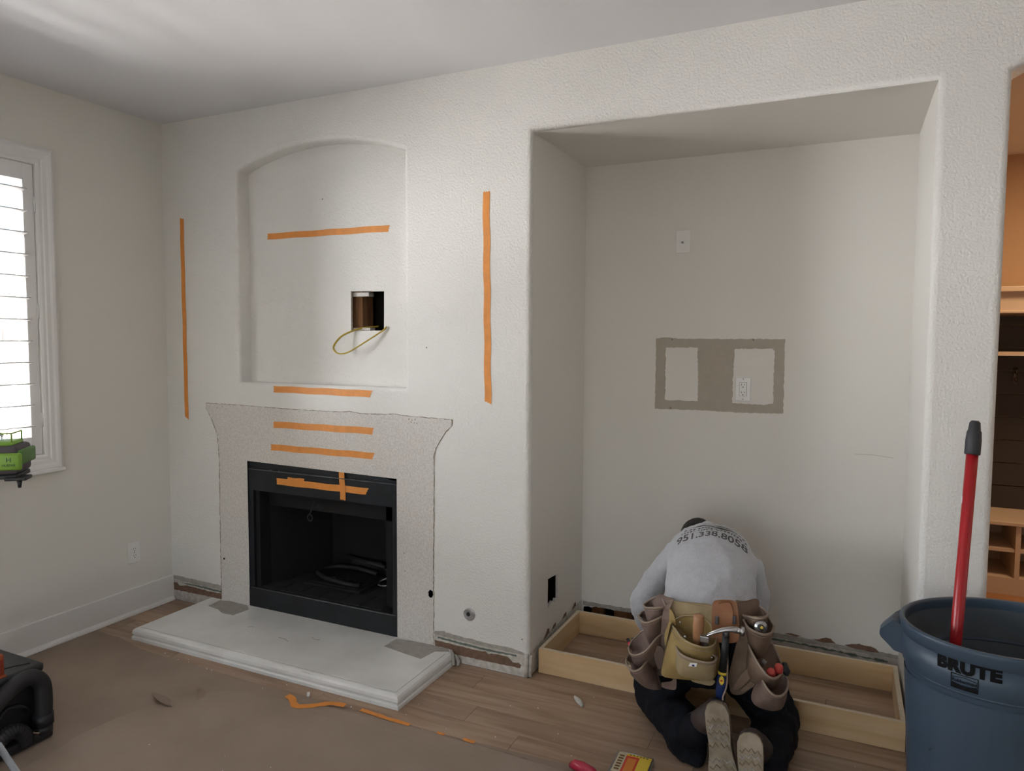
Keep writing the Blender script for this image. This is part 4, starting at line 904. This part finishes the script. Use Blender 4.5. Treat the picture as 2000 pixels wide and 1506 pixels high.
# ------------------------------------------------------------------ tool belt
belt = thing('tool_belt', 'leather tool belt with many open pouches around the kneeling man\'s hips', 'tool belt', (3.10, -.25, .25))
ring = []
for k in range(49):
    a = -PI*.02+k/48*2*PI
    ring.append(a)
bc = Vector((3.108, -.152, .437)); tdir = Vector((-.017, .7, .71)).normalized(); bu = Vector((1, .08, 0)); bu = (bu-tdir*bu.dot(tdir)).normalized(); bvv = tdir.cross(bu)
R_ = []
for (dz, off) in ((-.032, .014), (.030, .014), (.030, .008), (-.032, .008)):
    R_.append(ell(bc+tdir*dz, bu, bvv, .181+off, .125+off, 40))
V, Fc = loft(R_+[R_[0]], cap=False); P('strap', (V, Fc), LEATHER['pouch_tan'], belt, True)
def pocket(mname, fr, bk, bt_, th=.0035, n=18):
    F_ = cr(fr, n); B_ = cr(bk, n); T_ = cr(bt_, n)
    back = Vector((0, .9, .1)); m = LEATHER[mname]
    g = thing_part('pouch', belt)
    # outer front wall: rim -> mid (slightly bulged) -> bottom
    def wall(off):
        rr = []
        for s in (0, .25, .5, .75, 1):
            row = []
            for i in range(n):
                p = F_[i].lerp(T_[i], s); p = p+Vector((0, -1, 0))*(.012*math.sin(PI*s)*math.sin(PI*i/(n-1)))+Vector((0, off, 0))
                row.append(p)
            rr.append(row)
        return rr
    def sheet_(rows):
        V = [p for r in rows for p in r]; Fc = []
        for a in range(len(rows)-1):
            for i in range(n-1): Fc.append([a*n+i, a*n+i+1, (a+1)*n+i+1, (a+1)*n+i])
        return V, Fc
    o, i_ = wall(0), wall(th)
    P('pocket_front', join(sheet_(o), sheet_(i_), sheet_([o[0], i_[0]]), sheet_([o[-1], i_[-1]])), m, g, True)
    # back wall from the back rim to the bottom, kept behind the front
    rows = []
    for s in (0, .35, .7, 1):
        rows.append([B_[i].lerp(T_[i]+Vector((0, .012, 0)), s)+Vector((0, .022*math.sin(PI*s), 0)) for i in range(n)])
    r2_ = [[p+Vector((0, .003, .0)) for p in r] for r in rows]
    P('pocket_back', join(sheet_(rows), sheet_(r2_)), m, g, True)
    P('binding', join(tube(F_, .0042, 8), tube(B_, .0034, 8)), M_rim if mname != 'suede' else LEATHER['suede_light'], g, True)
    st = [p.lerp(q, .10)+Vector((0, -.0035, 0)) for p, q in zip(F_, T_)]
    P('stitching', tube(st, .0013, 5), M_rim, g, True)
for k in POCKETS: pocket(*k)
def panel(name, mname, pts, th=.004):
    # polygon laid through 3-D points: triangulate in x,z, smooth outline
    q = cr([Vector(p) for p in pts]+[Vector(pts[0])], len(pts)*4)[:-1]
    tr = tessellate_polygon([[Vector((p.x, p.z, 0)) for p in q]]); n = len(q)
    V = q+[p+Vector((0, th, 0)) for p in q]; Fc = [list(t) for t in tr]+[[i+n for i in t][::-1] for t in tr]+[[i, (i+1) % n, (i+1) % n+n, i+n] for i in range(n)]
    return P(name, (V, Fc), LEATHER[mname], belt)
for k in PANELS: panel(*k)
for p in RIVETS: P('rivet', ico(p, .0045, 2, (1, .5, 1)), M_steel, belt, True)
for p in RIVETS[2:4]: P('buckle', bevbox(p[0]-.006, p[0]+.006, p[1]-.004, p[1], p[2]-.014, p[2]+.016, .002), M_dsteel, belt)
P('maker_tag', plate([[(p[0], p[2]) for p in TAG]], lambda u, v, d: (u, -.399*1.22-d, v), .001), M_white, belt)
P('tag_emblem', ico((TAG[0][0]+.016, -.4005*1.22, TAG[0][2]+.006), .0045, 1, (1.3, .2, .8)), M_navy, belt)
P('cord', tube(cr(CORD, 20), .003, 6), M_rim, belt, True)
# tools carried in the belt
def tagged(name, vf, m, label, cat, smooth=True, grp=None):
    o = mesh_obj(name, vf, m, None, smooth); o['label'] = label; o['category'] = cat
    if grp: o['group'] = grp
    return o
a, b = Vector(WOODH[0]), Vector(WOODH[1])
t = thing('wooden_handled_tool', 'tool with a thick round wooden handle standing in the pale suede pouch', 'tool', a)
P('handle', tube([a+Vector((0, 0, .012)), a+Vector((0, 0, .009)), a.lerp(b, .3), b, b+(b-a)*.3], [.014, .0185, .0195, .0165, .014], 20), mat('worn_wood_handle', (.42,.21,.10), .5, var=.2, vscale=20), t, True)
P('ferrule', tube([b+(b-a)*.3, b+(b-a)*.6], [.012, .010], 12), M_steel, t, True)
c = Vector(METALT[0])
tagged('metal_tool', join(bevbox(c.x-.016, c.x+.016, c.y-.016, c.y+.016, c.z-.012, c.z+.010, .003), tube([c+Vector((0,0,-.012)), c+Vector((0,0,-.05))], .012, 10)), M_steel, 'square steel tool head poking out beside the wooden handle', 'tool', False)
ham = thing('hammer', 'claw hammer with black and navy grip hanging from the brown holster', 'hammer', Vector(HAMMER['handle'][0]))
hh = cr(HAMMER['head'], 14)
P('claw', join(*[tube([p+Vector((0, s*(.010-.0035*i/13), 0)) for i, p in enumerate(hh)], [.003+.006*i/13 for i in range(14)], 8) for s in (1, -1)]), M_steel, ham, True)
f0, f1 = Vector(HAMMER['face'][0]), Vector(HAMMER['face'][1])
P('striking_face', tube([hh[-3], f0, f0.lerp(f1, .55), f0.lerp(f1, .6), f1], [.010, .011, .011, .016, .016], 14), M_steel, ham, True)
hp = [Vector(p) for p in HAMMER['handle']]
P('cheek', tube([hp[0]+Vector((0,0,.02)), hp[0]-Vector((0,0,.01))], [.012, .012], 10), M_dsteel, ham, True)
P('handle', tube(hp, [.0125, .0125, .015], 14), M_blackp, ham, True)
hb = [Vector(p) for p in HAMMER['band']]; P('yellow_band', tube(hb, .0165, 14), M_yel, ham, True)
hg = [Vector(p) for p in HAMMER['grip']]; P('grip', tube(hg, [.0165, .018, .016], 14), M_navy, ham, True)
hl = Vector(HAMMER['label'][0]); P('grip_label', ico(hl, .010, 2, (.9, .25, 1.7)), M_yel, ham, True)
P('grip_logo', ico(hl+Vector((0, -.0025, 0)), .005, 1, (1, .3, .8)), M_redl, ham)
c = Vector(TAPEM[0]); t = thing('tape_measure', 'chromed round tape measure in the right tan pouch', 'tape measure', c)
P('case', tube([c+Vector((-.004,.014,-.006)), c+Vector((0,-.012,0))], [.023, .021], 20), M_steel, t, True); P('hub', tube([c+Vector((0,-.012,0)), c+Vector((0,-.014,0))], [.013, .012], 16), M_slot, t, True); P('hub_label', ico(c+Vector((.003,-.0145,.002)), .006, 1, (1,.3,1)), M_yel, t)
for k in (0, 2):
    p, q = Vector(PLIERS[k]), Vector(PLIERS[k+1]); tagged('tool_grip', tube([p+(p-q)*.05, p, p.lerp(q, .4), q], [.009, .014, .015, .012], 12), mat('red_rubber', (.50,.06,.05), .5), ['red rubber tool grip in the right pouch, the lower left one', 'red rubber tool grip in the right pouch, the upper right one'][k//2], 'tool', True, 'red tool grips')
p, q = Vector(CLIP[0]), Vector(CLIP[1]); tagged('knife_clip', tube([p+Vector((0,0,.018)), p, q, q-Vector((0,0,.012))], [.008,.014,.014,.008], 10), M_blackp, 'black tool clipped on the outer edge of the right pouch', 'tool')
p, q = Vector(BLADE[0]), Vector(BLADE[1]); d_ = (p-q).normalized(); s_ = d_.cross(Vector((0,1,0))).normalized()*.008
tagged('steel_blade', loft([[x+s_, x+s_+Vector((0,.002,0)), x-s_+Vector((0,.002,0)), x-s_] for x in (p, q-d_*.03)]), M_steel, 'thin steel blade standing in the right tan pouch', 'tool', False)
mk = [Vector(p) for p in MARKER]
t = thing('marker_pen', 'red pencil with black cap beyond the left pouch', 'marker', mk[0]); P('cap', tube([mk[0], mk[0].lerp(mk[1], .9)], .0065, 10), M_blackp, t, True); P('barrel', tube([mk[0].lerp(mk[1], .9), mk[2]], .0085, 10), mat('red_plastic', (.6,.02,.05), .4), t, True)
t = thing('marker_pen', 'black capped pencil beside the red one in the left pouch', 'marker', mk[3]); P('barrel', tube([mk[3], mk[4]], .0065, 10), M_blackp, t, True)
# ------------------------------------------------------------------ trash can
BC = Vector((4.02, -.38, 0)); TH = .43
can = thing('trash_can', 'large grey-blue round plastic trash can with black lettering', 'trash can', BC)
def ring_(s, z, n=96, rib=0):
    out = []
    for k in range(n):
        t = 2*PI*k/n; q = s-rib*(.5+.5*math.cos(t*8)) if rib else s
        X, Y = .297*q*math.cos(t), .25*q*math.sin(t)
        out.append(Vector((BC.x+X*math.cos(TH)-Y*math.sin(TH), BC.y+X*math.sin(TH)+Y*math.cos(TH), z)))
    return out
bodyr = [(.80,.004),(.82,.002),(.835,.012),(.93,.52),(.932,.553),(.962,.566),(.972,.660)]
P('body', loft([ring_(s, z, 96) for s, z in bodyr]+[ring_(s, z, 96) for s, z in ((.955,.660),(.945,.566),(.905,.553),(.80,.016))], cap=True), M_bin, can, True)
def _cup(vf): return vf[0], vf[1][:-1]
P('inside', _cup(loft([ring_(s, z, 96) for s, z in ((.80,.022),(.86,.30),(.903,.553),(.943,.566),(.953,.659))], cap=True)), M_binin, can, True)
P('rim', loft([ring_(s, z) for s, z in ((.972,.648),(.985,.652),(.992,.664),(1.0,.676),(1.002,.684),(.996,.690),(.975,.692),(.955,.690),(.948,.684),(.950,.672),(.955,.655))], cap=False), M_bin, can, True)
P('inner_ledge', tube(ring_(.925, .556)+[ring_(.925, .556)[0]], .006, 6), M_bin, can, True)
# vertical ribs: shallow raised panels between recessed strips
for k in range(8):
    t0 = k*PI/4+.245; V = []; n = 10
    rows = []
    for z, s in ((.03,.842),(.30,.888),(.535,.934)):
        row = []
        for i in range(n+1):
            t = t0+(PI/4-.10)*i/n; e = .006 if 0 < i < n else 0
            X, Y = .297*(s+e)*math.cos(t), .25*(s+e)*math.sin(t)
            row.append(Vector((BC.x+X*math.cos(TH)-Y*math.sin(TH), BC.y+X*math.sin(TH)+Y*math.cos(TH), z)))
        rows.append(row)
    V, Fc = loft(rows, cap=False, close=False); P('side_panel', (V, Fc), M_bin, can, True)
def bpt(t, s, z):
    X, Y = .297*s*math.cos(t), .25*s*math.sin(t); return Vector((BC.x+X*math.cos(TH)-Y*math.sin(TH), BC.y+X*math.sin(TH)+Y*math.cos(TH), z))
for t0 in (2.55, 2.55+PI):
    rows = []
    for s, z, w in ((.965,.655,.22),(1.06,.668,.20),(1.175,.630,.15),(1.185,.610,.14),(1.17,.602,.14),(1.04,.570,.19),(.955,.565,.21)):
        rows.append([bpt(t0-w, s, z), bpt(t0-w*.4, s+.012, z), bpt(t0+w*.4, s+.012, z), bpt(t0+w, s, z)])
    rows2 = [[p+Vector((0, 0, -.006)) for p in r] for r in rows]
    V, Fc = loft(rows, cap=False, close=False)
    V2, F2 = loft([[r[0] for r in rows], [r[3] for r in rows]], cap=False, close=False)
    sides = ([r[0] for r in rows], [list(range(7))]); sides2 = ([r[3] for r in rows], [list(range(7))])
    P('handle', join((V, Fc), sides, sides2), M_bin, can)
# lettering wrapped on the band
def wrap(vf, name, t0, zc, m, s=.974, lift=.0012):
    V = []
    # local arc-length parametrisation about t0
    base = bpt(t0, s, zc); e = (bpt(t0+.01, s, zc)-base); k = .01/e.length
    for v in vf[0]:
        t = t0+v.x*k; z = zc+v.y; ss = s-.010*max(0, (.660-z)/.094)
        p = bpt(t, ss, z); nrm = (bpt(t, ss+.1, z)-p).normalized(); V.append(p+nrm*(lift+v.z))
    return P(name, (V, vf[1]), m, can)
wrap(text_vf('BRUTE', .050, sub=3, bold=.0034, spacing=1.08), 'brand_lettering', 3.84, .632, M_black)
def rect(x0, x1, y0, y1, n=6):
    V = []; 
    for i in range(n+1):
        x = x0+(x1-x0)*i/n; V += [Vector((x, y0, 0)), Vector((x, y1, 0))]
    return V, [[2*i, 2*i+2, 2*i+3, 2*i+1] for i in range(n)]
lx = 3.84-.02
wrap(join(rect(-.034, .034, -.021, -.0188), rect(-.034, .034, .0188, .021), rect(-.034, -.0318, -.021, .021, 1), rect(.0318, .034, -.021, .021, 1), rect(-.034, .034, -.021, -.010)), 'logo_frame', lx, .590, M_black)
def lens(n=14):
    V = []
    for i in range(n+1):
        x = -.031+.062*i/n; yy = .0145-.006*(x/.031)**2; V += [Vector((x, -.0045-.004*(1-(x/.031)**2), 0)), Vector((x, -.0095, 0))]
    return V, [[2*i, 2*i+2, 2*i+3, 2*i+1] for i in range(n)]
wrap(lens(), 'logo_swoosh', lx, .590, M_black)
wrap(join(*[rect(-.031+.0045*i, -.031+.0045*(i+1), .0125-.005*abs(i-6.5)/7+.0015, .0140-.005*abs(i-6.5)/7+.0015, 1) for i in range(14)]), 'logo_arch', lx, .590, M_black)
wrap(text_vf('Rubbermaid', .0125, sub=1, bold=.0003), 'logo_lettering', lx, .592, M_black)
P('scratch', tube([bpt(3.84-.45, .905, .34), bpt(3.84-.40, .91, .352), bpt(3.84-.36, .912, .356)], .0008, 5), M_steel, can)

bh = thing('broom_handle', 'red pole with dark rubber grip leaning out of the trash can', 'pole', (3.83, -.50, .03))
top_ = Vector((3.921, -.30, 1.293)); low = Vector((3.883, -.40, .624)); dd = (low-top_).normalized(); bot = top_+dd*1.27
g0 = top_+dd*.105
P('pole', tube([g0+dd*.005*0, g0.lerp(bot, .5), bot], .0165, 18), M_red, bh, True)
P('grip', tube([top_, top_+dd*.006, top_+dd*.03, top_+dd*.034, top_+dd*.06, top_+dd*.102, g0], [.010, .0145, .017, .0195, .0215, .0215, .020], 20), M_grip, bh, True)
P('dent', tube([g0+dd*.13+Vector((-.0155, -.002, 0)), g0+dd*.15+Vector((-.0155, -.002, 0))], .002, 6), M_white, bh)

# ------------------------------------------------------------------ portable vacuum at the left edge
vac = thing('portable_vacuum', 'black portable shop vacuum with coiled hose by the left baseboard', 'vacuum', (.60, -1.55, .006))
vx, vy0, vy1, vh = .835, -1.85, -1.245, .298
P('body', bevbox(.36, vx-.045, vy0, vy1, .012, vh-.02, .03, 4), M_blackp, vac, True)
P('lid', bevbox(.35, vx-.015, vy0-.01, vy1+.004, vh-.035, vh, .014, 3), M_blackp, vac, True)
P('lid_seam', tube([(vx-.05, vy1-.03, vh+.001), (vx-.08, -1.32, vh+.001), (vx-.10, -1.40, vh+.001), (vx-.20, -1.45, vh+.001)], .003, 6), M_hose, vac, True)
P('base_tray', bevbox(.35, vx+.01, vy0, vy1+.012, .008, .045, .008, 2), M_blackp, vac, True)
hose = cr([(vx-.01, -1.262, .055), (vx-.008, -1.258, .10), (vx-.006, -1.256, .17), (vx-.008, -1.262, .225), (vx-.008, -1.295, .262), (vx-.006, -1.35, .262), (vx, -1.42, .225), (vx+.004, -1.50, .17), (vx, -1.60, .12)], 46)
P('hose', tube(hose, .030, 14), M_hose, vac, True)
P('hose_cuff', join(tube([(vx-.010, -1.262, .035), (vx-.010, -1.262, .060)], .034, 16), tube([(vx-.009, -1.26, .065), (vx-.009, -1.26, .105)], .036, 16)), M_blackp, vac, True)
hose2 = cr([(vx+.0, -1.33, .030), (vx+.012, -1.345, .072), (vx+.015, -1.385, .102), (vx+.02, -1.44, .085), (vx+.02, -1.47, .05), (vx+.015, -1.50, .03)], 90)
P('corrugated_hose', tube(hose2, [.024+.0035*(i % 3 == 0) for i in range(90)], 12), M_hose, vac, True)
P('cord_wrap', tube([(vx-.04, -1.30, .13), (vx-.03, -1.33, .16), (vx-.035, -1.37, .17), (vx-.03, -1.40, .15)], .009, 8), M_blackp, vac, True)
P('latch', join(bevbox(vx-.052, vx-.026, -1.418, -1.376, vh-.012, vh+.085, .010, 3), bevbox(vx-.055, vx-.023, -1.421, -1.373, vh-.016, vh+.006, .004, 2)), M_orange, vac, True)
P('latch_recess', join(*[box(vx-.0265, vx-.0245, -1.408+.007*i, -1.4035+.007*i, vh+.01, vh+.065) for i in range(4)]), mat('dark_orange', (.25,.035,.02), .6), vac)
o = mesh_obj('cardboard_scrap', xf(bevbox(-.014, .014, -.009, .009, 0, .004, .001), Matrix.Translation((vx-.0, -1.292, .046)) @ Matrix.Rotation(.5, 4, 'Z')), mat('pale_cardboard', (.55,.42,.32), .8)); o['label'] = 'small pale scrap lying on the black vacuum base'; o['category'] = 'debris'

# ------------------------------------------------------------------ laser level on its tripod
LV = Vector((1.678, -1.85, 1.240))
ls = thing('laser_level', 'black and lime green laser level in front of the shuttered window', 'laser level', LV+Vector((0, 0, -.06)))
Rz = Matrix.Translation(LV) @ Matrix.Rotation(.72, 4, 'Z') @ Matrix.Scale(.90, 4)
def LP(name, vf, m, smooth=False): return P(name, xf(vf, Rz), m, ls, smooth)
LP('housing', bevbox(-.062, .062, -.055, .055, -.042, .036, .012, 3), M_lgrey, True)
LP('top_cover', bevbox(-.048, .048, -.042, .042, .034, .046, .006, 2), M_lgreen, True)
LP('light_guard', join(tube([(.044, -.036, .044), (.044, -.036, .068), (.044, .036, .068), (.044, .036, .044)], .0022, 6), tube([(-.044, -.036, .044), (-.044, -.036, .068), (-.044, .036, .068), (-.044, .036, .044)], .0022, 6), tube([(-.044, -.036, .068), (.044, -.036, .068)], .002, 6), tube([(0, -.036, .044), (0, -.036, .056), (.010, -.036, .067)], .003, 6), tube([(0, -.036, .056), (-.010, -.036, .067)], .003, 6)), M_lgreen, True)
LP('prism', ico((0, 0, .056), .014, 2), M_clear, True)
LP('front_plate', bevbox(.004, .074, -.064, -.052, -.028, .018, .005, 2), M_lgreen, True)
LP('front_badge', bevbox(.024, .070, -.070, -.060, -.026, .016, .004, 2), M_lgreen, True)
LP('side_plate', bevbox(.060, .073, -.05, .052, -.016, .024, .005, 2), mat('dark_lime_plastic', (.09,.22,.045), .5), True)
LP('plate_slot', box(.017, .021, -.0655, -.063, -.020, .010), M_slot)
for z in (-.021, .011): LP('screw', ico((.010, -.0645, z), .0028, 1), M_slot)
Rt = Matrix.Rotation(PI/2, 4, 'X')
LP('badge_letter', xf(text_vf('H', .017, bold=.0003), Matrix.Translation((.047, -.0705, .001)) @ Rt), M_lgreend)
LP('badge_name', xf(text_vf('HUEPAR', .0085, bold=.0002), Matrix.Translation((.047, -.0705, -.013)) @ Rt), M_lgreend)
LP('base_bracket', join(bevbox(-.055, .058, -.05, .05, -.054, -.042, .003), bevbox(.030, .082, -.058, -.010, -.058, -.048, .003)), M_navy if False else M_blackp)
LP('levelling_knob', tube([(.062, -.045, -.058), (.062, -.045, -.078)], [.007, .004], 8), M_blackp, True)
M_alu = mat('pale_aluminium', (.42,.46,.50), .5)
tp = thing('tripod', 'black light tripod carrying the laser level, mostly outside the left edge', 'tripod', (LV.x, LV.y, 0))
LX = LV.x-.045; LY = LV.y-.02
P('column', tube([(LX, LY, .25), (LX, LY, LV.z-.055)], .009, 12), M_blackp, tp, True)
P('head_plate', tube([(LX, LY, LV.z-.066), (LX, LY, LV.z-.054)], .022, 16), M_blackp, tp, True)
for a in (math.radians(205), math.radians(325), math.radians(85)):
    P('leg', tube([(LX+.015*math.cos(a), LY+.015*math.sin(a), .50), (LX+.22*math.cos(a), LY+.22*math.sin(a), .012)], [.008, .008], 10), M_alu, tp, True)

# ------------------------------------------------------------------ small things at the lower edge
pk = thing('screw_package', 'clear plastic package with red and yellow label on the floor near the boots', 'package', (2.90, -.46, .0))
Mp = Matrix.Translation((2.905, -.475, .006)) @ Matrix.Rotation(.03, 4, 'Z')
def KP(name, vf, m, sm=False): return P(name, xf(vf, Mp), m, pk, sm)
KP('blister', bevbox(-.068, .068, -.075, .068, 0, .016, .005, 2), M_clear, True)
KP('label_card', box(-.055, .062, -.07, .056, .0165, .0172), M_redl)
KP('label_band', box(-.058, -.028, -.07, .056, .0173, .0178), mat('cream_label', (.62,.55,.38), .6))
KP('label_border', join(box(-.028, .062, .044, .056, .0173, .0178), box(.02, .062, -.07, .044, .0173, .0178)), M_yel)
KP('label_picture', box(-.02, .012, -.06, .030, .0173, .0178), mat('orange_label', (.65,.22,.04), .5))
KP('label_print', xf(text_vf('SCREWS', .020, sub=0, bold=.0006), Matrix.Translation((-.043, -.005, .0182)) @ Matrix.Rotation(PI/2, 4, 'Z')), M_ink) if False else KP('label_print', join(*[box(-.052+.0, -.034, -.055+.017*i, -.045+.017*i, .0178, .0182) for i in range(6)]), mat('brown_print', (.18,.09,.03), .6))
KP('border_print', join(*[box(-.018+.012*i, -.010+.012*i, .046, .054, .0178, .0182) for i in range(6)]), mat('olive_print', (.30,.20,.02), .6))
t = thing('red_hand_tool', 'red and black hand tool lying at the bottom edge of the picture', 'tool', (2.76, -.575, 0))  # red and black tool of no identified kind
P('grip', xf(tube([(-.06,0,.012),(-.045,0,.020),(-.01,0,.023),(.03,0,.020),(.05,0,.016)], [.010,.017,.020,.018,.012], 16), Matrix.Translation((2.765, -.578, .002)) @ Matrix.Rotation(-.25, 4, 'Z')), mat('glossy_red_plastic', (.42,.03,.06), .25), t, True)
P('nose', xf(tube([(.045,0,.016),(.075,0,.010)], [.012,.006], 12), Matrix.Translation((2.765, -.578, .002)) @ Matrix.Rotation(-.25, 4, 'Z')), M_blackp, t, True)
o = mesh_obj('plastic_lid', xf(bevbox(-.14, .14, -.10, .10, 0, .03, .006, 2), Matrix.Translation((.805, -1.56, .03)) @ Matrix.Rotation(.0, 4, 'Z')), mat('pale_grey_plastic', (.42,.45,.46), .5)) if False else None

# ------------------------------------------------------------------ mudroom bench in the hall
cb = thing('mudroom_bench', 'built-in bench with cubbies, dark panelled back and coat hooks beyond the doorway', 'bench', (4.9, 2.4, 0))
x0, x1, yf, yb = 3.965, 5.9, 2.25, 2.69
def C(name, vf, m, sm=False, p=None): return P(name, vf, m, p or cb, sm)
C('plinth', box(x0, x1, yf, yb, 0, .105), M_cabw)
C('bench_top', bevbox(x0, x1, yf-.02, yb, .428, .452, .004), M_cabw)
for k in range(5): C('divider', box(4.085+.445*k-.013, 4.085+.445*k+.013, yf, yb, .105, .428), M_cabw)
for k in range(4): C('shelf', box(4.085+.445*k+.013, 4.53+.445*k-.013, yf+.01, yb, .262, .282), M_cabw)
C('cubby_back', box(x0, x1, yb-.01, yb, .105, .428), M_cabw)
z = .452; i = 0
while z < 1.70:
    C('panel', box(x0, x1, yb-.03, yb-.012, z+.002, min(z+.148, 1.705)-.002), M_char); z += .15
C('hat_shelf', box(x0, x1, 2.30, yb-.03, 1.455, 1.478), M_cabw)
C('crown_board', box(x0, x1, 2.25, yb, 1.715, 1.835), M_cabw)
C('crown_moulding', join(bevbox(x0, x1, 2.21, yb, 1.835, 1.868, .005), bevbox(x0, x1, 2.238, 2.25, 1.71, 1.725, .003)), M_cabw)
for x in (4.545, 4.99): C('coat_hook', join(tube([(x, yb-.03, 1.345), (x, yb-.07, 1.34), (x, yb-.075, 1.365)], .006, 8), tube([(x, yb-.03, 1.30), (x, yb-.055, 1.285), (x, yb-.065, 1.305)], .005, 8), box(x-.012, x+.012, yb-.034, yb-.03, 1.27, 1.375)), M_dsteel, True)
